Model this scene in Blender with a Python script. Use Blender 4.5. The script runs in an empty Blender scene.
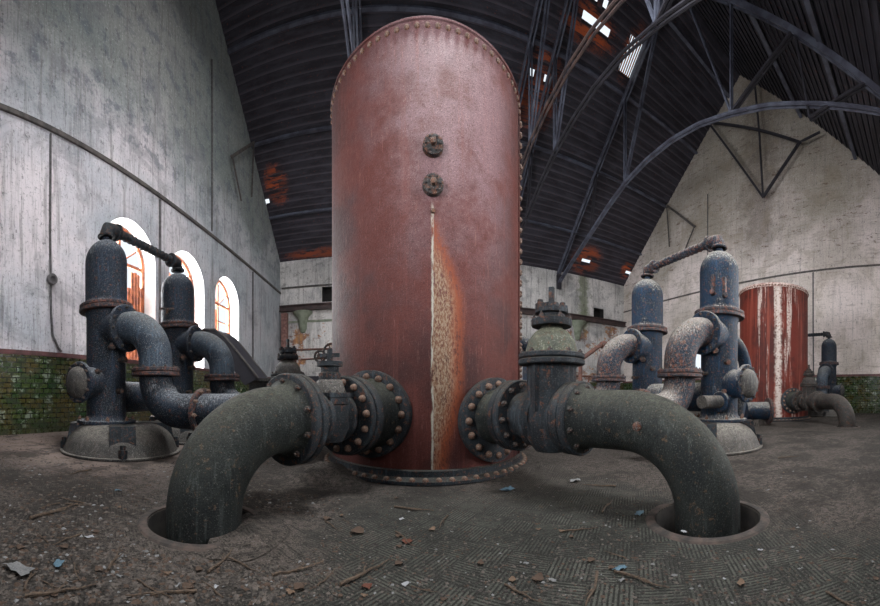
import bpy, bmesh, math, random
from mathutils import Vector, Matrix, Euler, noise as mnoise
from mathutils.geometry import delaunay_2d_cdt
PI = math.pi
SC = bpy.context.scene
C = SC.collection
V = Vector

# ------------------------------------------------------------------ materials
def lin(r, g, b):
    def f(c):
        c /= 255.0
        return c / 12.92 if c <= 0.04045 else ((c + 0.055) / 1.055) ** 2.4
    return (f(r), f(g), f(b), 1.0)

class G:
    """small node-tree writer"""
    def __init__(s, name):
        s.m = bpy.data.materials.new(name); s.m.use_nodes = True
        s.nt = s.m.node_tree; s.nt.nodes.clear()
        s.o = s.nt.nodes.new('ShaderNodeOutputMaterial')
        s.p = s.nt.nodes.new('ShaderNodeBsdfPrincipled')
        s.nt.links.new(s.p.outputs[0], s.o.inputs[0])
        s.tc = s.nt.nodes.new('ShaderNodeTexCoord')
        s.obj = s.tc.outputs['Object']
    def put(s, inp, v):
        if hasattr(v, 'is_output'): s.nt.links.new(v, inp)
        elif isinstance(v, (tuple, list)) and inp.type == 'VECTOR': inp.default_value = v[:3]
        else: inp.default_value = v
    def scale(s, sx, sy, sz, vec=None, rot=(0, 0, 0)):
        n = s.nt.nodes.new('ShaderNodeMapping'); s.put(n.inputs[0], vec or s.obj)
        n.inputs['Scale'].default_value = (sx, sy, sz); n.inputs['Rotation'].default_value = rot
        return n.outputs[0]
    def noise(s, sc, det=4, ro=.6, vec=None, dist=0):
        n = s.nt.nodes.new('ShaderNodeTexNoise'); s.put(n.inputs['Vector'], vec or s.obj)
        n.inputs['Scale'].default_value = sc; n.inputs['Detail'].default_value = det
        n.inputs['Roughness'].default_value = ro; n.inputs['Distortion'].default_value = dist
        return n.outputs[0]
    def voro(s, sc, vec=None, feat='F1', out='Distance'):
        n = s.nt.nodes.new('ShaderNodeTexVoronoi'); n.feature = feat
        s.put(n.inputs['Vector'], vec or s.obj); n.inputs['Scale'].default_value = sc
        return n.outputs[out]
    def xyz(s, vec=None):
        n = s.nt.nodes.new('ShaderNodeSeparateXYZ'); s.put(n.inputs[0], vec or s.obj)
        return n.outputs
    def comb(s, x, y, z):
        n = s.nt.nodes.new('ShaderNodeCombineXYZ')
        for i, v in enumerate((x, y, z)): s.put(n.inputs[i], v)
        return n.outputs[0]
    def m_(s, op, a, b=0.0, c=0.0, clamp=False):
        n = s.nt.nodes.new('ShaderNodeMath'); n.operation = op; n.use_clamp = clamp
        s.put(n.inputs[0], a); s.put(n.inputs[1], b); s.put(n.inputs[2], c)
        return n.outputs[0]
    def st(s, v, a, b):
        """linear step of v from a to b"""
        n = s.nt.nodes.new('ShaderNodeMapRange'); n.interpolation_type = 'SMOOTHSTEP'
        s.put(n.inputs[0], v); s.put(n.inputs[1], a); s.put(n.inputs[2], b)
        return n.outputs[0]
    def mix(s, f, a, b, mode='MIX'):
        n = s.nt.nodes.new('ShaderNodeMix'); n.data_type = 'RGBA'; n.blend_type = mode
        s.put(n.inputs[0], f); s.put(n.inputs[6], a); s.put(n.inputs[7], b)
        return n.outputs[2]
    def up(s):
        n = s.nt.nodes.new('ShaderNodeNewGeometry'); return s.xyz(n.outputs['Normal'])[2]
    def bump(s, h, st=.3, d=.02, nrm=None):
        n = s.nt.nodes.new('ShaderNodeBump'); n.inputs['Strength'].default_value = st
        n.inputs['Distance'].default_value = d; s.put(n.inputs['Height'], h)
        if nrm: s.put(n.inputs['Normal'], nrm)
        return n.outputs[0]
    def done(s, col, rough=.7, metal=0.0, nrm=None, spec=.5):
        s.put(s.p.inputs['Base Color'], col); s.put(s.p.inputs['Roughness'], rough)
        s.put(s.p.inputs['Metallic'], metal); s.put(s.p.inputs['Specular IOR Level'], spec)
        if nrm: s.put(s.p.inputs['Normal'], nrm)
        return s.m

def plain(name, c, rough=.7, c2=None, sc=12, bump=.2):
    g = G(name); n = g.noise(sc, 5)
    col = g.mix(g.st(n, .35, .65), c, c2 or tuple(v * .6 for v in c[:3]) + (1,))
    return g.done(col, rough, 0, g.bump(g.noise(sc * 4, 4), bump, .01))

def iron(name, base, alt, dust, dustamt, rust=(105, 62, 42), rustamt=.62, drop=None, rough=.55, fleck=.45):
    """old painted cast iron: mottled paint, rust blooms, pale flecks, settled dust on the upper faces"""
    g = G(name)
    n1 = g.noise(4, 5, .65); n2 = g.noise(24, 5, .72); n3 = g.noise(75, 4, .75); n4 = g.noise(130, 2, .6)
    col = g.mix(g.st(n1, .4, .6), lin(*base), lin(*alt))
    col = g.mix(g.m_('MULTIPLY', g.st(n2, rustamt - .06, rustamt + .04), .7), col, lin(*rust))
    strk = g.noise(1, 4, .6, g.scale(30, 30, 2.4))
    col = g.mix(g.m_('MULTIPLY', g.st(strk, .54, .7), .3), col, lin(*[min(255, c * 1.8 + 14) for c in base]))
    u = g.up()
    d = g.m_('MULTIPLY', g.st(g.m_('ADD', u, g.m_('MULTIPLY', g.m_('SUBTRACT', n2, .5), 1.1)), .1, 1.0), dustamt)
    d = g.m_('MULTIPLY', d, g.st(n3, .36, .56))
    col = g.mix(d, col, g.mix(g.st(n2, .4, .6), lin(*dust), lin(*[c * .66 for c in dust])))
    if drop:
        sp = g.noise(1, 6, .85, g.scale(55, 55, 16))
        k = g.m_('MULTIPLY', g.st(sp, .52, .57), g.st(g.m_('ADD', u, g.m_('MULTIPLY', g.m_('SUBTRACT', n1, .5), 2.2)), .05, .8))
        col = g.mix(g.m_('MULTIPLY', k, .85), col, lin(*drop))
    fl_ = g.m_('MULTIPLY', g.st(n4, .6, .68), fleck)
    col = g.mix(fl_, col, lin(*[min(255, c * .5 + 110) for c in dust]))
    col = g.mix(g.m_('MULTIPLY', g.st(n3, .54, .64), .65), col, lin(*[c * .42 for c in base]))
    ro = g.m_('ADD', rough - .1, g.m_('MULTIPLY', n2, .3))
    h = g.m_('ADD', g.m_('MULTIPLY', n2, .6), g.m_('MULTIPLY', n3, .6))
    return g.done(col, g.m_('ADD', ro, .08), 0, g.bump(h, .7, .014), .22)

def tank_mat(name, ang, main=True):
    g = G(name)
    x, y, z = g.xyz()
    n1 = g.noise(1.6, 5, .6); n2 = g.noise(9, 5, .7); n3 = g.noise(70, 4, .75); n4 = g.noise(22, 5, .7)
    a = g.m_('SUBTRACT', g.m_('ARCTAN2', y, x), ang)
    sv = g.noise(1, 5, .65, g.scale(14, 14, .5))
    if main:
        col = g.mix(g.st(n1, .4, .62), lin(76, 36, 31), lin(50, 24, 23))
        up = g.m_('MULTIPLY', g.st(z, .9, 3.0), g.st(g.m_('ADD', n1, g.m_('MULTIPLY', n2, .5)), .52, .88))  # dusty bloom, with the sheen of the upper face put into the colour
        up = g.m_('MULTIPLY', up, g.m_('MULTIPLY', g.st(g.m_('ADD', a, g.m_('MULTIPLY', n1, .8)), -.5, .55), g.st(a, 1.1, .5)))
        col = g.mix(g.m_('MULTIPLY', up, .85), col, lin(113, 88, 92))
        col = g.mix(g.m_('MULTIPLY', g.st(sv, .52, .72), .4), col, lin(104, 58, 52))
        n5 = g.noise(120, 3, .7)
        col = g.mix(g.m_('MULTIPLY', g.st(n3, .54, .64), .7), col, lin(58, 28, 28))
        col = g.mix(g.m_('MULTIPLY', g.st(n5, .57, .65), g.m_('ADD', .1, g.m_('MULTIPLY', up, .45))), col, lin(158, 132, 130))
        sc_ = g.noise(1, 5, .7, g.scale(60, 60, 5))
        col = g.mix(g.m_('MULTIPLY', g.st(sc_, .6, .67), .32), col, lin(140, 100, 92))
    else:
        col = g.mix(g.st(n1, .36, .66), lin(92, 36, 27), lin(60, 26, 22))
        col = g.mix(g.st(sv, .5, .64), col, lin(112, 54, 42))
    # rust run below the plugs
    wob = g.m_('MULTIPLY', g.m_('SUBTRACT', n2, .5), .06 if main else .25)
    aa = g.m_('ADD', a, wob)
    if main:
        wid = g.m_('MULTIPLY', g.m_('MULTIPLY', g.st(z, 2.36, 1.5), g.m_('ADD', .42, g.m_('MULTIPLY', g.st(z, .1, .9), .58))), .24)
        inside = g.m_('MULTIPLY', g.st(aa, .04, .065), g.st(g.m_('SUBTRACT', g.m_('SUBTRACT', aa, .06), wid), .06, -.05))
        vn = g.noise(1, 6, .72, g.scale(32, 32, 9)); vf = g.noise(1, 5, .75, g.scale(75, 75, 30))
        k = g.m_('MULTIPLY', inside, g.m_('MULTIPLY', g.st(z, 2.36, 2.25), g.st(g.m_('ADD', g.m_('MULTIPLY', vn, .6), g.m_('MULTIPLY', vf, .4)), .37, .52)))
        edge = g.st(g.m_('SUBTRACT', g.m_('SUBTRACT', aa, .06), wid), -.14, -.02)
        tan_ = g.mix(g.st(vf, .44, .58), lin(108, 76, 56), lin(140, 124, 106))
        col = g.mix(g.m_('MULTIPLY', k, .88), col, g.mix(g.m_('MAXIMUM', edge, g.st(z, 1.7, 2.2)), tan_, lin(122, 62, 36)))
        a2 = g.m_('ADD', a, g.m_('MULTIPLY', wob, .4))
        line = g.m_('MULTIPLY', g.m_('MULTIPLY', g.st(a2, .042, .05), g.st(a2, .07, .058)), g.m_('MULTIPLY', g.st(z, 2.4, 2.3), g.st(g.noise(1, 5, .7, g.scale(40, 40, 5)), .45, .56)))
        col = g.mix(g.m_('MULTIPLY', line, .9), col, lin(156, 156, 146))
    else:
        s2 = g.noise(1, 6, .7, g.scale(7, 7, .35))
        k = g.m_('MULTIPLY', g.st(s2, .54, .6), g.m_('MULTIPLY', g.st(g.m_('ABSOLUTE', g.m_('ADD', a, -.05)), 1.0, .2), g.st(n4, .34, .52)))
        col = g.mix(g.m_('MULTIPLY', k, .95), col, lin(180, 166, 158))
        k = g.m_('MULTIPLY', g.m_('MULTIPLY', g.st(g.m_('ABSOLUTE', g.m_('ADD', a, g.m_('ADD', -.12, wob))), .13, .02), g.st(n4, .36, .46)), .9)
        col = g.mix(k, col, lin(184, 172, 164))
    h = g.m_('ADD', n3, g.m_('MULTIPLY', n4, .6))
    return g.done(col, g.m_('ADD', .45, g.m_('MULTIPLY', n4, .35)), 0, g.bump(h, .45, .012), .2)

def plaster(name, kind):
    g = G(name)
    x, y, z = g.xyz()
    hor = {'left': y, 'right': y, 'back': x, 'front': x}[kind]
    v2 = g.comb(hor, z, 0.0)
    n1 = g.noise(.35, 5, .6, v2); n2 = g.noise(2.2, 6, .7, v2); n3 = g.noise(16, 5, .75, v2)
    drip = g.noise(1, 6, .7, g.comb(g.m_('MULTIPLY', hor, 7.0), g.m_('MULTIPLY', z, .35), 3.0))
    drip2 = g.noise(1, 6, .75, g.comb(g.m_('MULTIPLY', hor, 24.0), g.m_('MULTIPLY', z, 1.6), 9.0))
    if kind == 'left':
        col = g.mix(g.st(n1, .35, .65), lin(232, 224, 228), lin(186, 190, 198))
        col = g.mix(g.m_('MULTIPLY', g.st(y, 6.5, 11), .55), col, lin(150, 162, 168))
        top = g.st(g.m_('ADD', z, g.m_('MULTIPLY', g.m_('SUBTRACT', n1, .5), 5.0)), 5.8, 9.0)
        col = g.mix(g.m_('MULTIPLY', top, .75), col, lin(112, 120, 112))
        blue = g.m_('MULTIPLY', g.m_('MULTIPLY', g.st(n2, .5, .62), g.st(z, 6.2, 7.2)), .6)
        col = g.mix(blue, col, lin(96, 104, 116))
    elif kind == 'right':
        col = g.mix(g.st(n1, .38, .62), lin(230, 218, 214), lin(202, 192, 184))
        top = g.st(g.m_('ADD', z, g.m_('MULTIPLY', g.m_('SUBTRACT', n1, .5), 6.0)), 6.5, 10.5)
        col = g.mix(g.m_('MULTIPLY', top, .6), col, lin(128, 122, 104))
        spots = g.m_('MULTIPLY', g.m_('MULTIPLY', g.st(g.noise(1, 6, .8, g.comb(g.m_('MULTIPLY', hor, 1.6), g.m_('MULTIPLY', z, 5.0), 0.0)), .57, .63), g.st(z, 5.6, 7.0)), .75)
        col = g.mix(spots, col, lin(92, 58, 44))
        dark_band = g.m_('MULTIPLY', g.st(g.m_('ABSOLUTE', g.m_('SUBTRACT', y, g.m_('ADD', 7.3, g.m_('MULTIPLY', g.m_('SUBTRACT', n2, .5), 3.0)))), 1.5, .1), g.m_('MULTIPLY', g.st(z, 6.4, 8.5), .55))  # darker brown band high on the right gable
        col = g.mix(dark_band, col, lin(88, 76, 62))
    else:
        col = g.mix(g.st(n1, .38, .62), lin(226, 222, 220), lin(190, 188, 186))
        pe = g.m_('MULTIPLY', g.st(g.noise(.9, 6, .75, v2), .53, .58), g.st(z, 5.4, 4.9))
        col = g.mix(g.m_('MULTIPLY', pe, .9), col, g.mix(g.st(n2, .42, .6), lin(186, 128, 66), lin(122, 62, 40)))
        pg = g.m_('MULTIPLY', g.st(n2, .55, .62), .5)
        col = g.mix(pg, col, lin(118, 118, 114))
        if kind == 'back':
            mo = g.m_('MULTIPLY', g.st(g.m_('ABSOLUTE', g.m_('SUBTRACT', x, g.m_('ADD', 10.75, g.m_('MULTIPLY', g.m_('SUBTRACT', n2, .5), 1.4)))), .55, .1), g.st(z, 4.0, 5.0))
            col = g.mix(g.m_('MULTIPLY', mo, .75), col, lin(92, 106, 60))
    col = g.mix(g.m_('MULTIPLY', g.st(drip, .5, .64), .25 if kind == 'right' else .5), col, lin(112, 108, 106))
    col = g.mix(g.m_('MULTIPLY', g.st(drip2, .53, .64), .18 if kind == 'right' else .42), col, lin(86, 84, 86))
    dk = g.noise(1, 6, .8, g.comb(g.m_('MULTIPLY', hor, 9.0), g.m_('MULTIPLY', z, 3.0), 5.0))
    col = g.mix(g.m_('MULTIPLY', g.st(dk, .58, .63), .65), col, lin(70, 66, 68))
    col = g.mix(g.m_('MULTIPLY', g.st(n3, .55, .64), .5), col, lin(96, 95, 97))
    col = g.mix(g.m_('MULTIPLY', g.st(n3, .44, .36), .35), col, lin(226, 224, 222))
    if kind == 'right':
        hz = g.noise(1, 6, .75, g.comb(g.m_('MULTIPLY', hor, 1.2), g.m_('MULTIPLY', z, 9.0), 2.0))
        col = g.mix(g.m_('MULTIPLY', g.st(hz, .52, .64), .35), col, lin(120, 108, 96))
    bl = g.noise(.8, 6, .7, v2, .6)
    col = g.mix(g.m_('MULTIPLY', g.st(bl, .5, .62), .4), col, lin(112, 114, 120) if kind != 'right' else lin(146, 134, 116))
    h = g.m_('ADD', g.m_('MULTIPLY', n3, .7), g.m_('MULTIPLY', drip2, .6))
    return g.done(col, .85, 0, g.bump(h, .8, .05), .25)

def tile_mat(name, kind):
    g = G(name); x, y, z = g.xyz()
    hor = y if kind in ('left', 'right') else x
    n = g.nt.nodes.new('ShaderNodeTexBrick'); g.put(n.inputs['Vector'], g.comb(hor, z, 0.0))
    n.inputs['Color1'].default_value = lin(34, 62, 34); n.inputs['Color2'].default_value = lin(66, 78, 40)
    n.inputs['Mortar'].default_value = lin(22, 26, 20)
    n.inputs['Scale'].default_value = 1; n.inputs['Mortar Size'].default_value = .011
    n.inputs['Brick Width'].default_value = .2; n.inputs['Row Height'].default_value = .098
    v2 = g.comb(hor, z, 0.0)
    n1 = g.noise(1.3, 5, .65, v2); n2 = g.noise(7, 5, .7, v2)
    col = g.mix(g.m_('MULTIPLY', g.m_('MULTIPLY', g.st(n1, .46, .6), g.m_('SUBTRACT', 1.0, n.outputs[1])), .7), n.outputs[0], lin(88, 70, 38))
    col = g.mix(g.m_('MULTIPLY', g.st(n2, .53, .6), .75), col, lin(34, 42, 30))
    col = g.mix(g.m_('MULTIPLY', g.st(g.noise(4, 4, .7, v2), .56, .62), g.m_('MULTIPLY', .7, g.m_('SUBTRACT', 1.0, n.outputs[1]))), col, lin(140, 150, 136))  # pale patches paint window reflections onto the glaze
    gr = g.m_('MULTIPLY', g.st(g.m_('ADD', z, g.m_('MULTIPLY', n2, .5)), .75, .2), .5)
    col = g.mix(gr, col, lin(50, 48, 36))
    return g.done(col, g.m_('ADD', .16, g.m_('MULTIPLY', g.st(n2, .4, .7), .5)), 0, g.bump(n.outputs[1], -.5, .01))

def floor_mat():
    g = G('dirty_ribbed_floor')
    v = g.scale(1, 1, 1, rot=(0, 0, .72))
    x, y, z = g.xyz(v)
    T = 5.2
    tx = g.m_('MULTIPLY', x, T); ty = g.m_('MULTIPLY', y, T)
    chk = g.m_('MODULO', g.m_('ADD', g.m_('FLOOR', g.m_('ADD', tx, 400.0)), g.m_('FLOOR', g.m_('ADD', ty, 400.0))), 2.0)
    rib = lambda a: g.m_('ABSOLUTE', g.m_('SUBTRACT', g.m_('FRACT', g.m_('MULTIPLY', g.m_('ADD', a, 400.0), 10.0)), .5))
    r = g.m_('ADD', g.m_('MULTIPLY', rib(tx), chk), g.m_('MULTIPLY', rib(ty), g.m_('SUBTRACT', 1.0, chk)))
    r = g.st(r, .1, .34)
    ed = lambda a: g.st(g.m_('ABSOLUTE', g.m_('SUBTRACT', g.m_('FRACT', g.m_('ADD', a, 400.0)), .5)), .485, .455)
    r = g.m_('MULTIPLY', r, g.m_('ADD', .5, g.m_('MULTIPLY', g.m_('MULTIPLY', ed(tx), ed(ty)), .5)))
    n1 = g.noise(.5, 6, .65); n2 = g.noise(3.2, 6, .7); n3 = g.noise(24, 5, .75); n4 = g.noise(110, 3, .7)
    wx, wy, wz = g.xyz()
    # dirt lies thickest at the left and to the back, the worn tile shows in the middle
    clean = g.m_('ADD', g.st(g.m_('ABSOLUTE', g.m_('SUBTRACT', wx, .7)), 1.9, .3), g.m_('MULTIPLY', g.m_('SUBTRACT', n2, .5), 1.6))
    near = g.st(wy, 3.0, 1.9)
    dirt = g.m_('SUBTRACT', 1.0, g.m_('MULTIPLY', g.st(clean, .25, .85), near), clamp=True)
    tile = g.mix(r, lin(44, 44, 41), g.mix(g.st(n2, .35, .65), lin(88, 89, 82), lin(56, 56, 52)))
    tile = g.mix(g.m_('MULTIPLY', g.st(n3, .5, .62), .7), tile, lin(40, 38, 36))
    tile = g.mix(g.m_('MULTIPLY', g.st(n4, .57, .65), .5), tile, lin(124, 122, 116))
    soil = g.mix(g.st(n3, .42, .58), lin(38, 33, 31), lin(92, 83, 78))
    soil = g.mix(g.m_('MULTIPLY', g.st(n4, .54, .62), .7), soil, lin(132, 122, 116))
    soil = g.mix(g.m_('MULTIPLY', g.st(n2, .5, .66), .6), soil, lin(44, 38, 35))
    pale = g.m_('MULTIPLY', g.st(wx, -1.4, -3.2), g.st(wy, 1.3, 2.4))
    soil = g.mix(g.m_('MULTIPLY', pale, g.m_('ADD', .35, g.m_('MULTIPLY', n3, .5))), soil, lin(176, 154, 144))
    big = g.noise(1.1, 6, .75)
    soil = g.mix(g.m_('MULTIPLY', g.m_('MULTIPLY', g.st(big, .46, .56), g.st(wy, 4.5, 2.5)), .75), soil, lin(30, 27, 26))
    show = g.m_('MULTIPLY', r, .22)
    col = g.mix(g.m_('MULTIPLY', dirt, .84), tile, g.mix(show, soil, lin(96, 88, 78)))
    col = g.mix(g.m_('MULTIPLY', g.st(n1, .5, .7), .4), col, lin(38, 36, 34))
    h = g.m_('ADD', g.m_('MULTIPLY', r, .25), g.m_('ADD', g.m_('MULTIPLY', n3, 1.4), g.m_('MULTIPLY', n4, .6)))
    b2 = g.bump(g.m_('MULTIPLY', n2, 1.0), .35, .08)
    return g.done(col, .88, 0, g.bump(h, .9, .02, b2), .2)

def roof_mat():
    g = G('sooty_roof_boards'); x, y, z = g.xyz()
    v = g.comb(x, g.m_('SUBTRACT', z, y), 0.0)
    n1 = g.noise(.5, 5, .65, v); n2 = g.noise(1, 5, .7, g.comb(g.m_('MULTIPLY', x, .9), g.m_('MULTIPLY', z, 5.0), y))
    n3 = g.noise(11, 5, .7, v)
    rw = g.m_('MULTIPLY', g.m_('ABSOLUTE', g.m_('SUBTRACT', y, YR)), 42.0 / 8.9)
    fr = g.m_('FRACT', rw); rid = g.m_('FLOOR', rw)
    wn = g.nt.nodes.new('ShaderNodeTexWhiteNoise'); wn.noise_dimensions = '2D'
    g.put(wn.inputs['Vector'], g.comb(rid, g.m_('FLOOR', g.m_('MULTIPLY', x, .4)), 0.0)); bv = wn.outputs['Value']
    col = g.mix(g.st(n2, .4, .6), lin(60, 58, 68), lin(36, 34, 42))
    col = g.mix(g.m_('MULTIPLY', bv, .45), col, lin(30, 29, 36))
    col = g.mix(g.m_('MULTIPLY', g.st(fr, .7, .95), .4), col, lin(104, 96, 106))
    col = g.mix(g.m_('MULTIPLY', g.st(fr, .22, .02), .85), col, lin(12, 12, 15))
    col = g.mix(g.m_('MULTIPLY', g.st(n3, .6, .68), .8), col, lin(120, 62, 48))
    orange = 0.0  # rust patches, the glow round the roof gaps put into their colour
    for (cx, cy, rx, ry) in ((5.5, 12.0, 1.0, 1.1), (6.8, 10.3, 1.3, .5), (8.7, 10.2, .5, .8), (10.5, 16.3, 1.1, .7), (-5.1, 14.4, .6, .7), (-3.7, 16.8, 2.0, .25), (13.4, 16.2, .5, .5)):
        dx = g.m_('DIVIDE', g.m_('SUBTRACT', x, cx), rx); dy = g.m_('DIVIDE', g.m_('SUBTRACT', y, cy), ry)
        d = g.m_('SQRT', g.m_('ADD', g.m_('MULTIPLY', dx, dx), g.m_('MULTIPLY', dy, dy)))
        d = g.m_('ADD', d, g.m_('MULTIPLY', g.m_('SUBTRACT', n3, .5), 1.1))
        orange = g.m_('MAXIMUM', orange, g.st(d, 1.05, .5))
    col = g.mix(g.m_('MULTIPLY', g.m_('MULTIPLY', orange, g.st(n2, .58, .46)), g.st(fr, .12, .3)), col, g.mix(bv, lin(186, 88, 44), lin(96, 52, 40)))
    return g.done(col, .75, 0, g.bump(n3, .4, .02))

XL, XR, YF, YB = -5.8, 13.8, -.6, 17.0
YR, SL, ZE = 8.4, .95, 7.8
MT = {}
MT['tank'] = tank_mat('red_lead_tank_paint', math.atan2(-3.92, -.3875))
MT['tank2'] = tank_mat('streaked_red_tank_paint', math.atan2(-4.63, -9.64), False)
MT['front_pipe'] = iron('green_black_iron', (36, 40, 39), (25, 29, 30), (104, 102, 86), .5, rust=(96, 76, 58), rustamt=.64, fleck=.18)
MT['front_flange'] = iron('blue_black_iron', (37, 44, 50), (27, 31, 36), (96, 90, 76), .5, rust=(100, 64, 46), rustamt=.6, fleck=.2)
MT['bolt'] = iron('rusty_bolt_iron', (96, 78, 68), (62, 52, 49), (146, 128, 112), .6, rust=(116, 72, 52), rustamt=.54)
MT['dark_bolt'] = iron('dark_bolt_iron', (48, 47, 48), (36, 38, 40), (116, 104, 92), .5, rust=(100, 62, 44), rustamt=.54)
MT['pump_left'] = iron('slate_blue_iron', (22, 34, 48), (16, 24, 33), (140, 142, 146), .5, rustamt=.63, drop=(150, 154, 158), fleck=.4)
MT['pump_right'] = iron('blue_iron', (10, 35, 56), (10, 24, 37), (160, 154, 146), .95, rustamt=.62, drop=(190, 186, 178), fleck=.2)
MT['elbow_left'] = iron('grey_blue_iron', (54, 66, 78), (38, 48, 60), (170, 168, 162), .6, rustamt=.64, fleck=.6)
MT['elbow_right'] = iron('spattered_blue_iron', (24, 35, 48), (18, 26, 36), (176, 166, 156), .8, rustamt=.56, drop=(170, 164, 157), fleck=.5)
MT['pump_flange'] = iron('rust_edged_iron', (44, 47, 53), (34, 37, 43), (118, 88, 76), .6, rust=(112, 68, 54), rustamt=.54)
MT['dusty_base'] = iron('dusty_iron', (70, 67, 64), (48, 48, 49), (150, 143, 133), .85, rustamt=.66)
MT['dome'] = iron('verdigris_iron', (84, 87, 74), (58, 62, 56), (136, 136, 116), .75, rustamt=.62)
MT['far_pipe'] = iron('far_black_iron', (46, 43, 41), (34, 33, 33), (100, 92, 84), .5)
MT['steel'] = plain('bluish_roof_steel', lin(92, 96, 110), .5, lin(66, 66, 78), 3)
MT['brown_steel'] = plain('rusty_roof_steel', lin(92, 72, 66), .6, lin(60, 50, 52), 3)
MT['dark_steel'] = plain('black_roof_steel', lin(48, 46, 54), .6, lin(36, 34, 40), 3)
MT['pale_rim'] = plain('limed_rim', lin(190, 172, 164), .8, lin(130, 96, 88), 20)
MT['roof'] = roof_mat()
MT['floor'] = floor_mat()
MT['wood'] = plain('weathered_orange_wood', lin(172, 96, 56), .75, lin(112, 58, 38), 6)
MT['green'] = plain('green_painted_wood', lin(66, 140, 92), .6, lin(48, 104, 70), 6)
MT['white'] = plain('white_reveal_plaster', lin(236, 234, 232), .9, lin(214, 210, 208), 3)
MT['oxide'] = plain('oxide_brown_ledge', lin(104, 66, 66), .7, lin(74, 50, 50), 5)
MT['band'] = plain('dark_ledge', lin(92, 86, 82), .7, lin(62, 58, 58), 5)
MT['conduit'] = plain('grey_conduit', lin(96, 94, 96), .6, lin(70, 66, 66), 9)
MT['rail'] = plain('brown_rail_steel', lin(74, 56, 54), .6, lin(52, 42, 42), 4)
MT['brick'] = plain('red_brick', lin(150, 112, 104), .85, lin(104, 74, 70), 9)
MT['corbel'] = plain('greenish_corbel', lin(140, 146, 130), .85, lin(110, 118, 100), 4)
MT['recess'] = plain('dark_recess', lin(40, 38, 38), .9)
MT['rust'] = plain('rust_brown_iron', lin(104, 66, 52), .7, lin(72, 50, 46), 14)
MT['soil'] = plain('loose_soil', lin(96, 88, 82), .95, lin(38, 35, 33), 25, .8)
MT['pit'] = plain('pit_concrete', lin(56, 52, 48), .95, lin(34, 32, 31), 8)
MT['rim'] = plain('pit_rim_concrete', lin(80, 68, 62), .9, lin(48, 44, 41), 12, .6)

# ------------------------------------------------------------------ mesh helpers
def frame(o, d, upv=None):
    d = V(d).normalized()
    a = V((0, 0, 1)) if abs(d.z) < .95 else V((1, 0, 0))
    x = a.cross(d).normalized(); y = d.cross(x)
    m = Matrix((x, y, d)).transposed().to_4x4(); m.translation = V(o)
    return m
I4 = Matrix.Identity(4)

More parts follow.
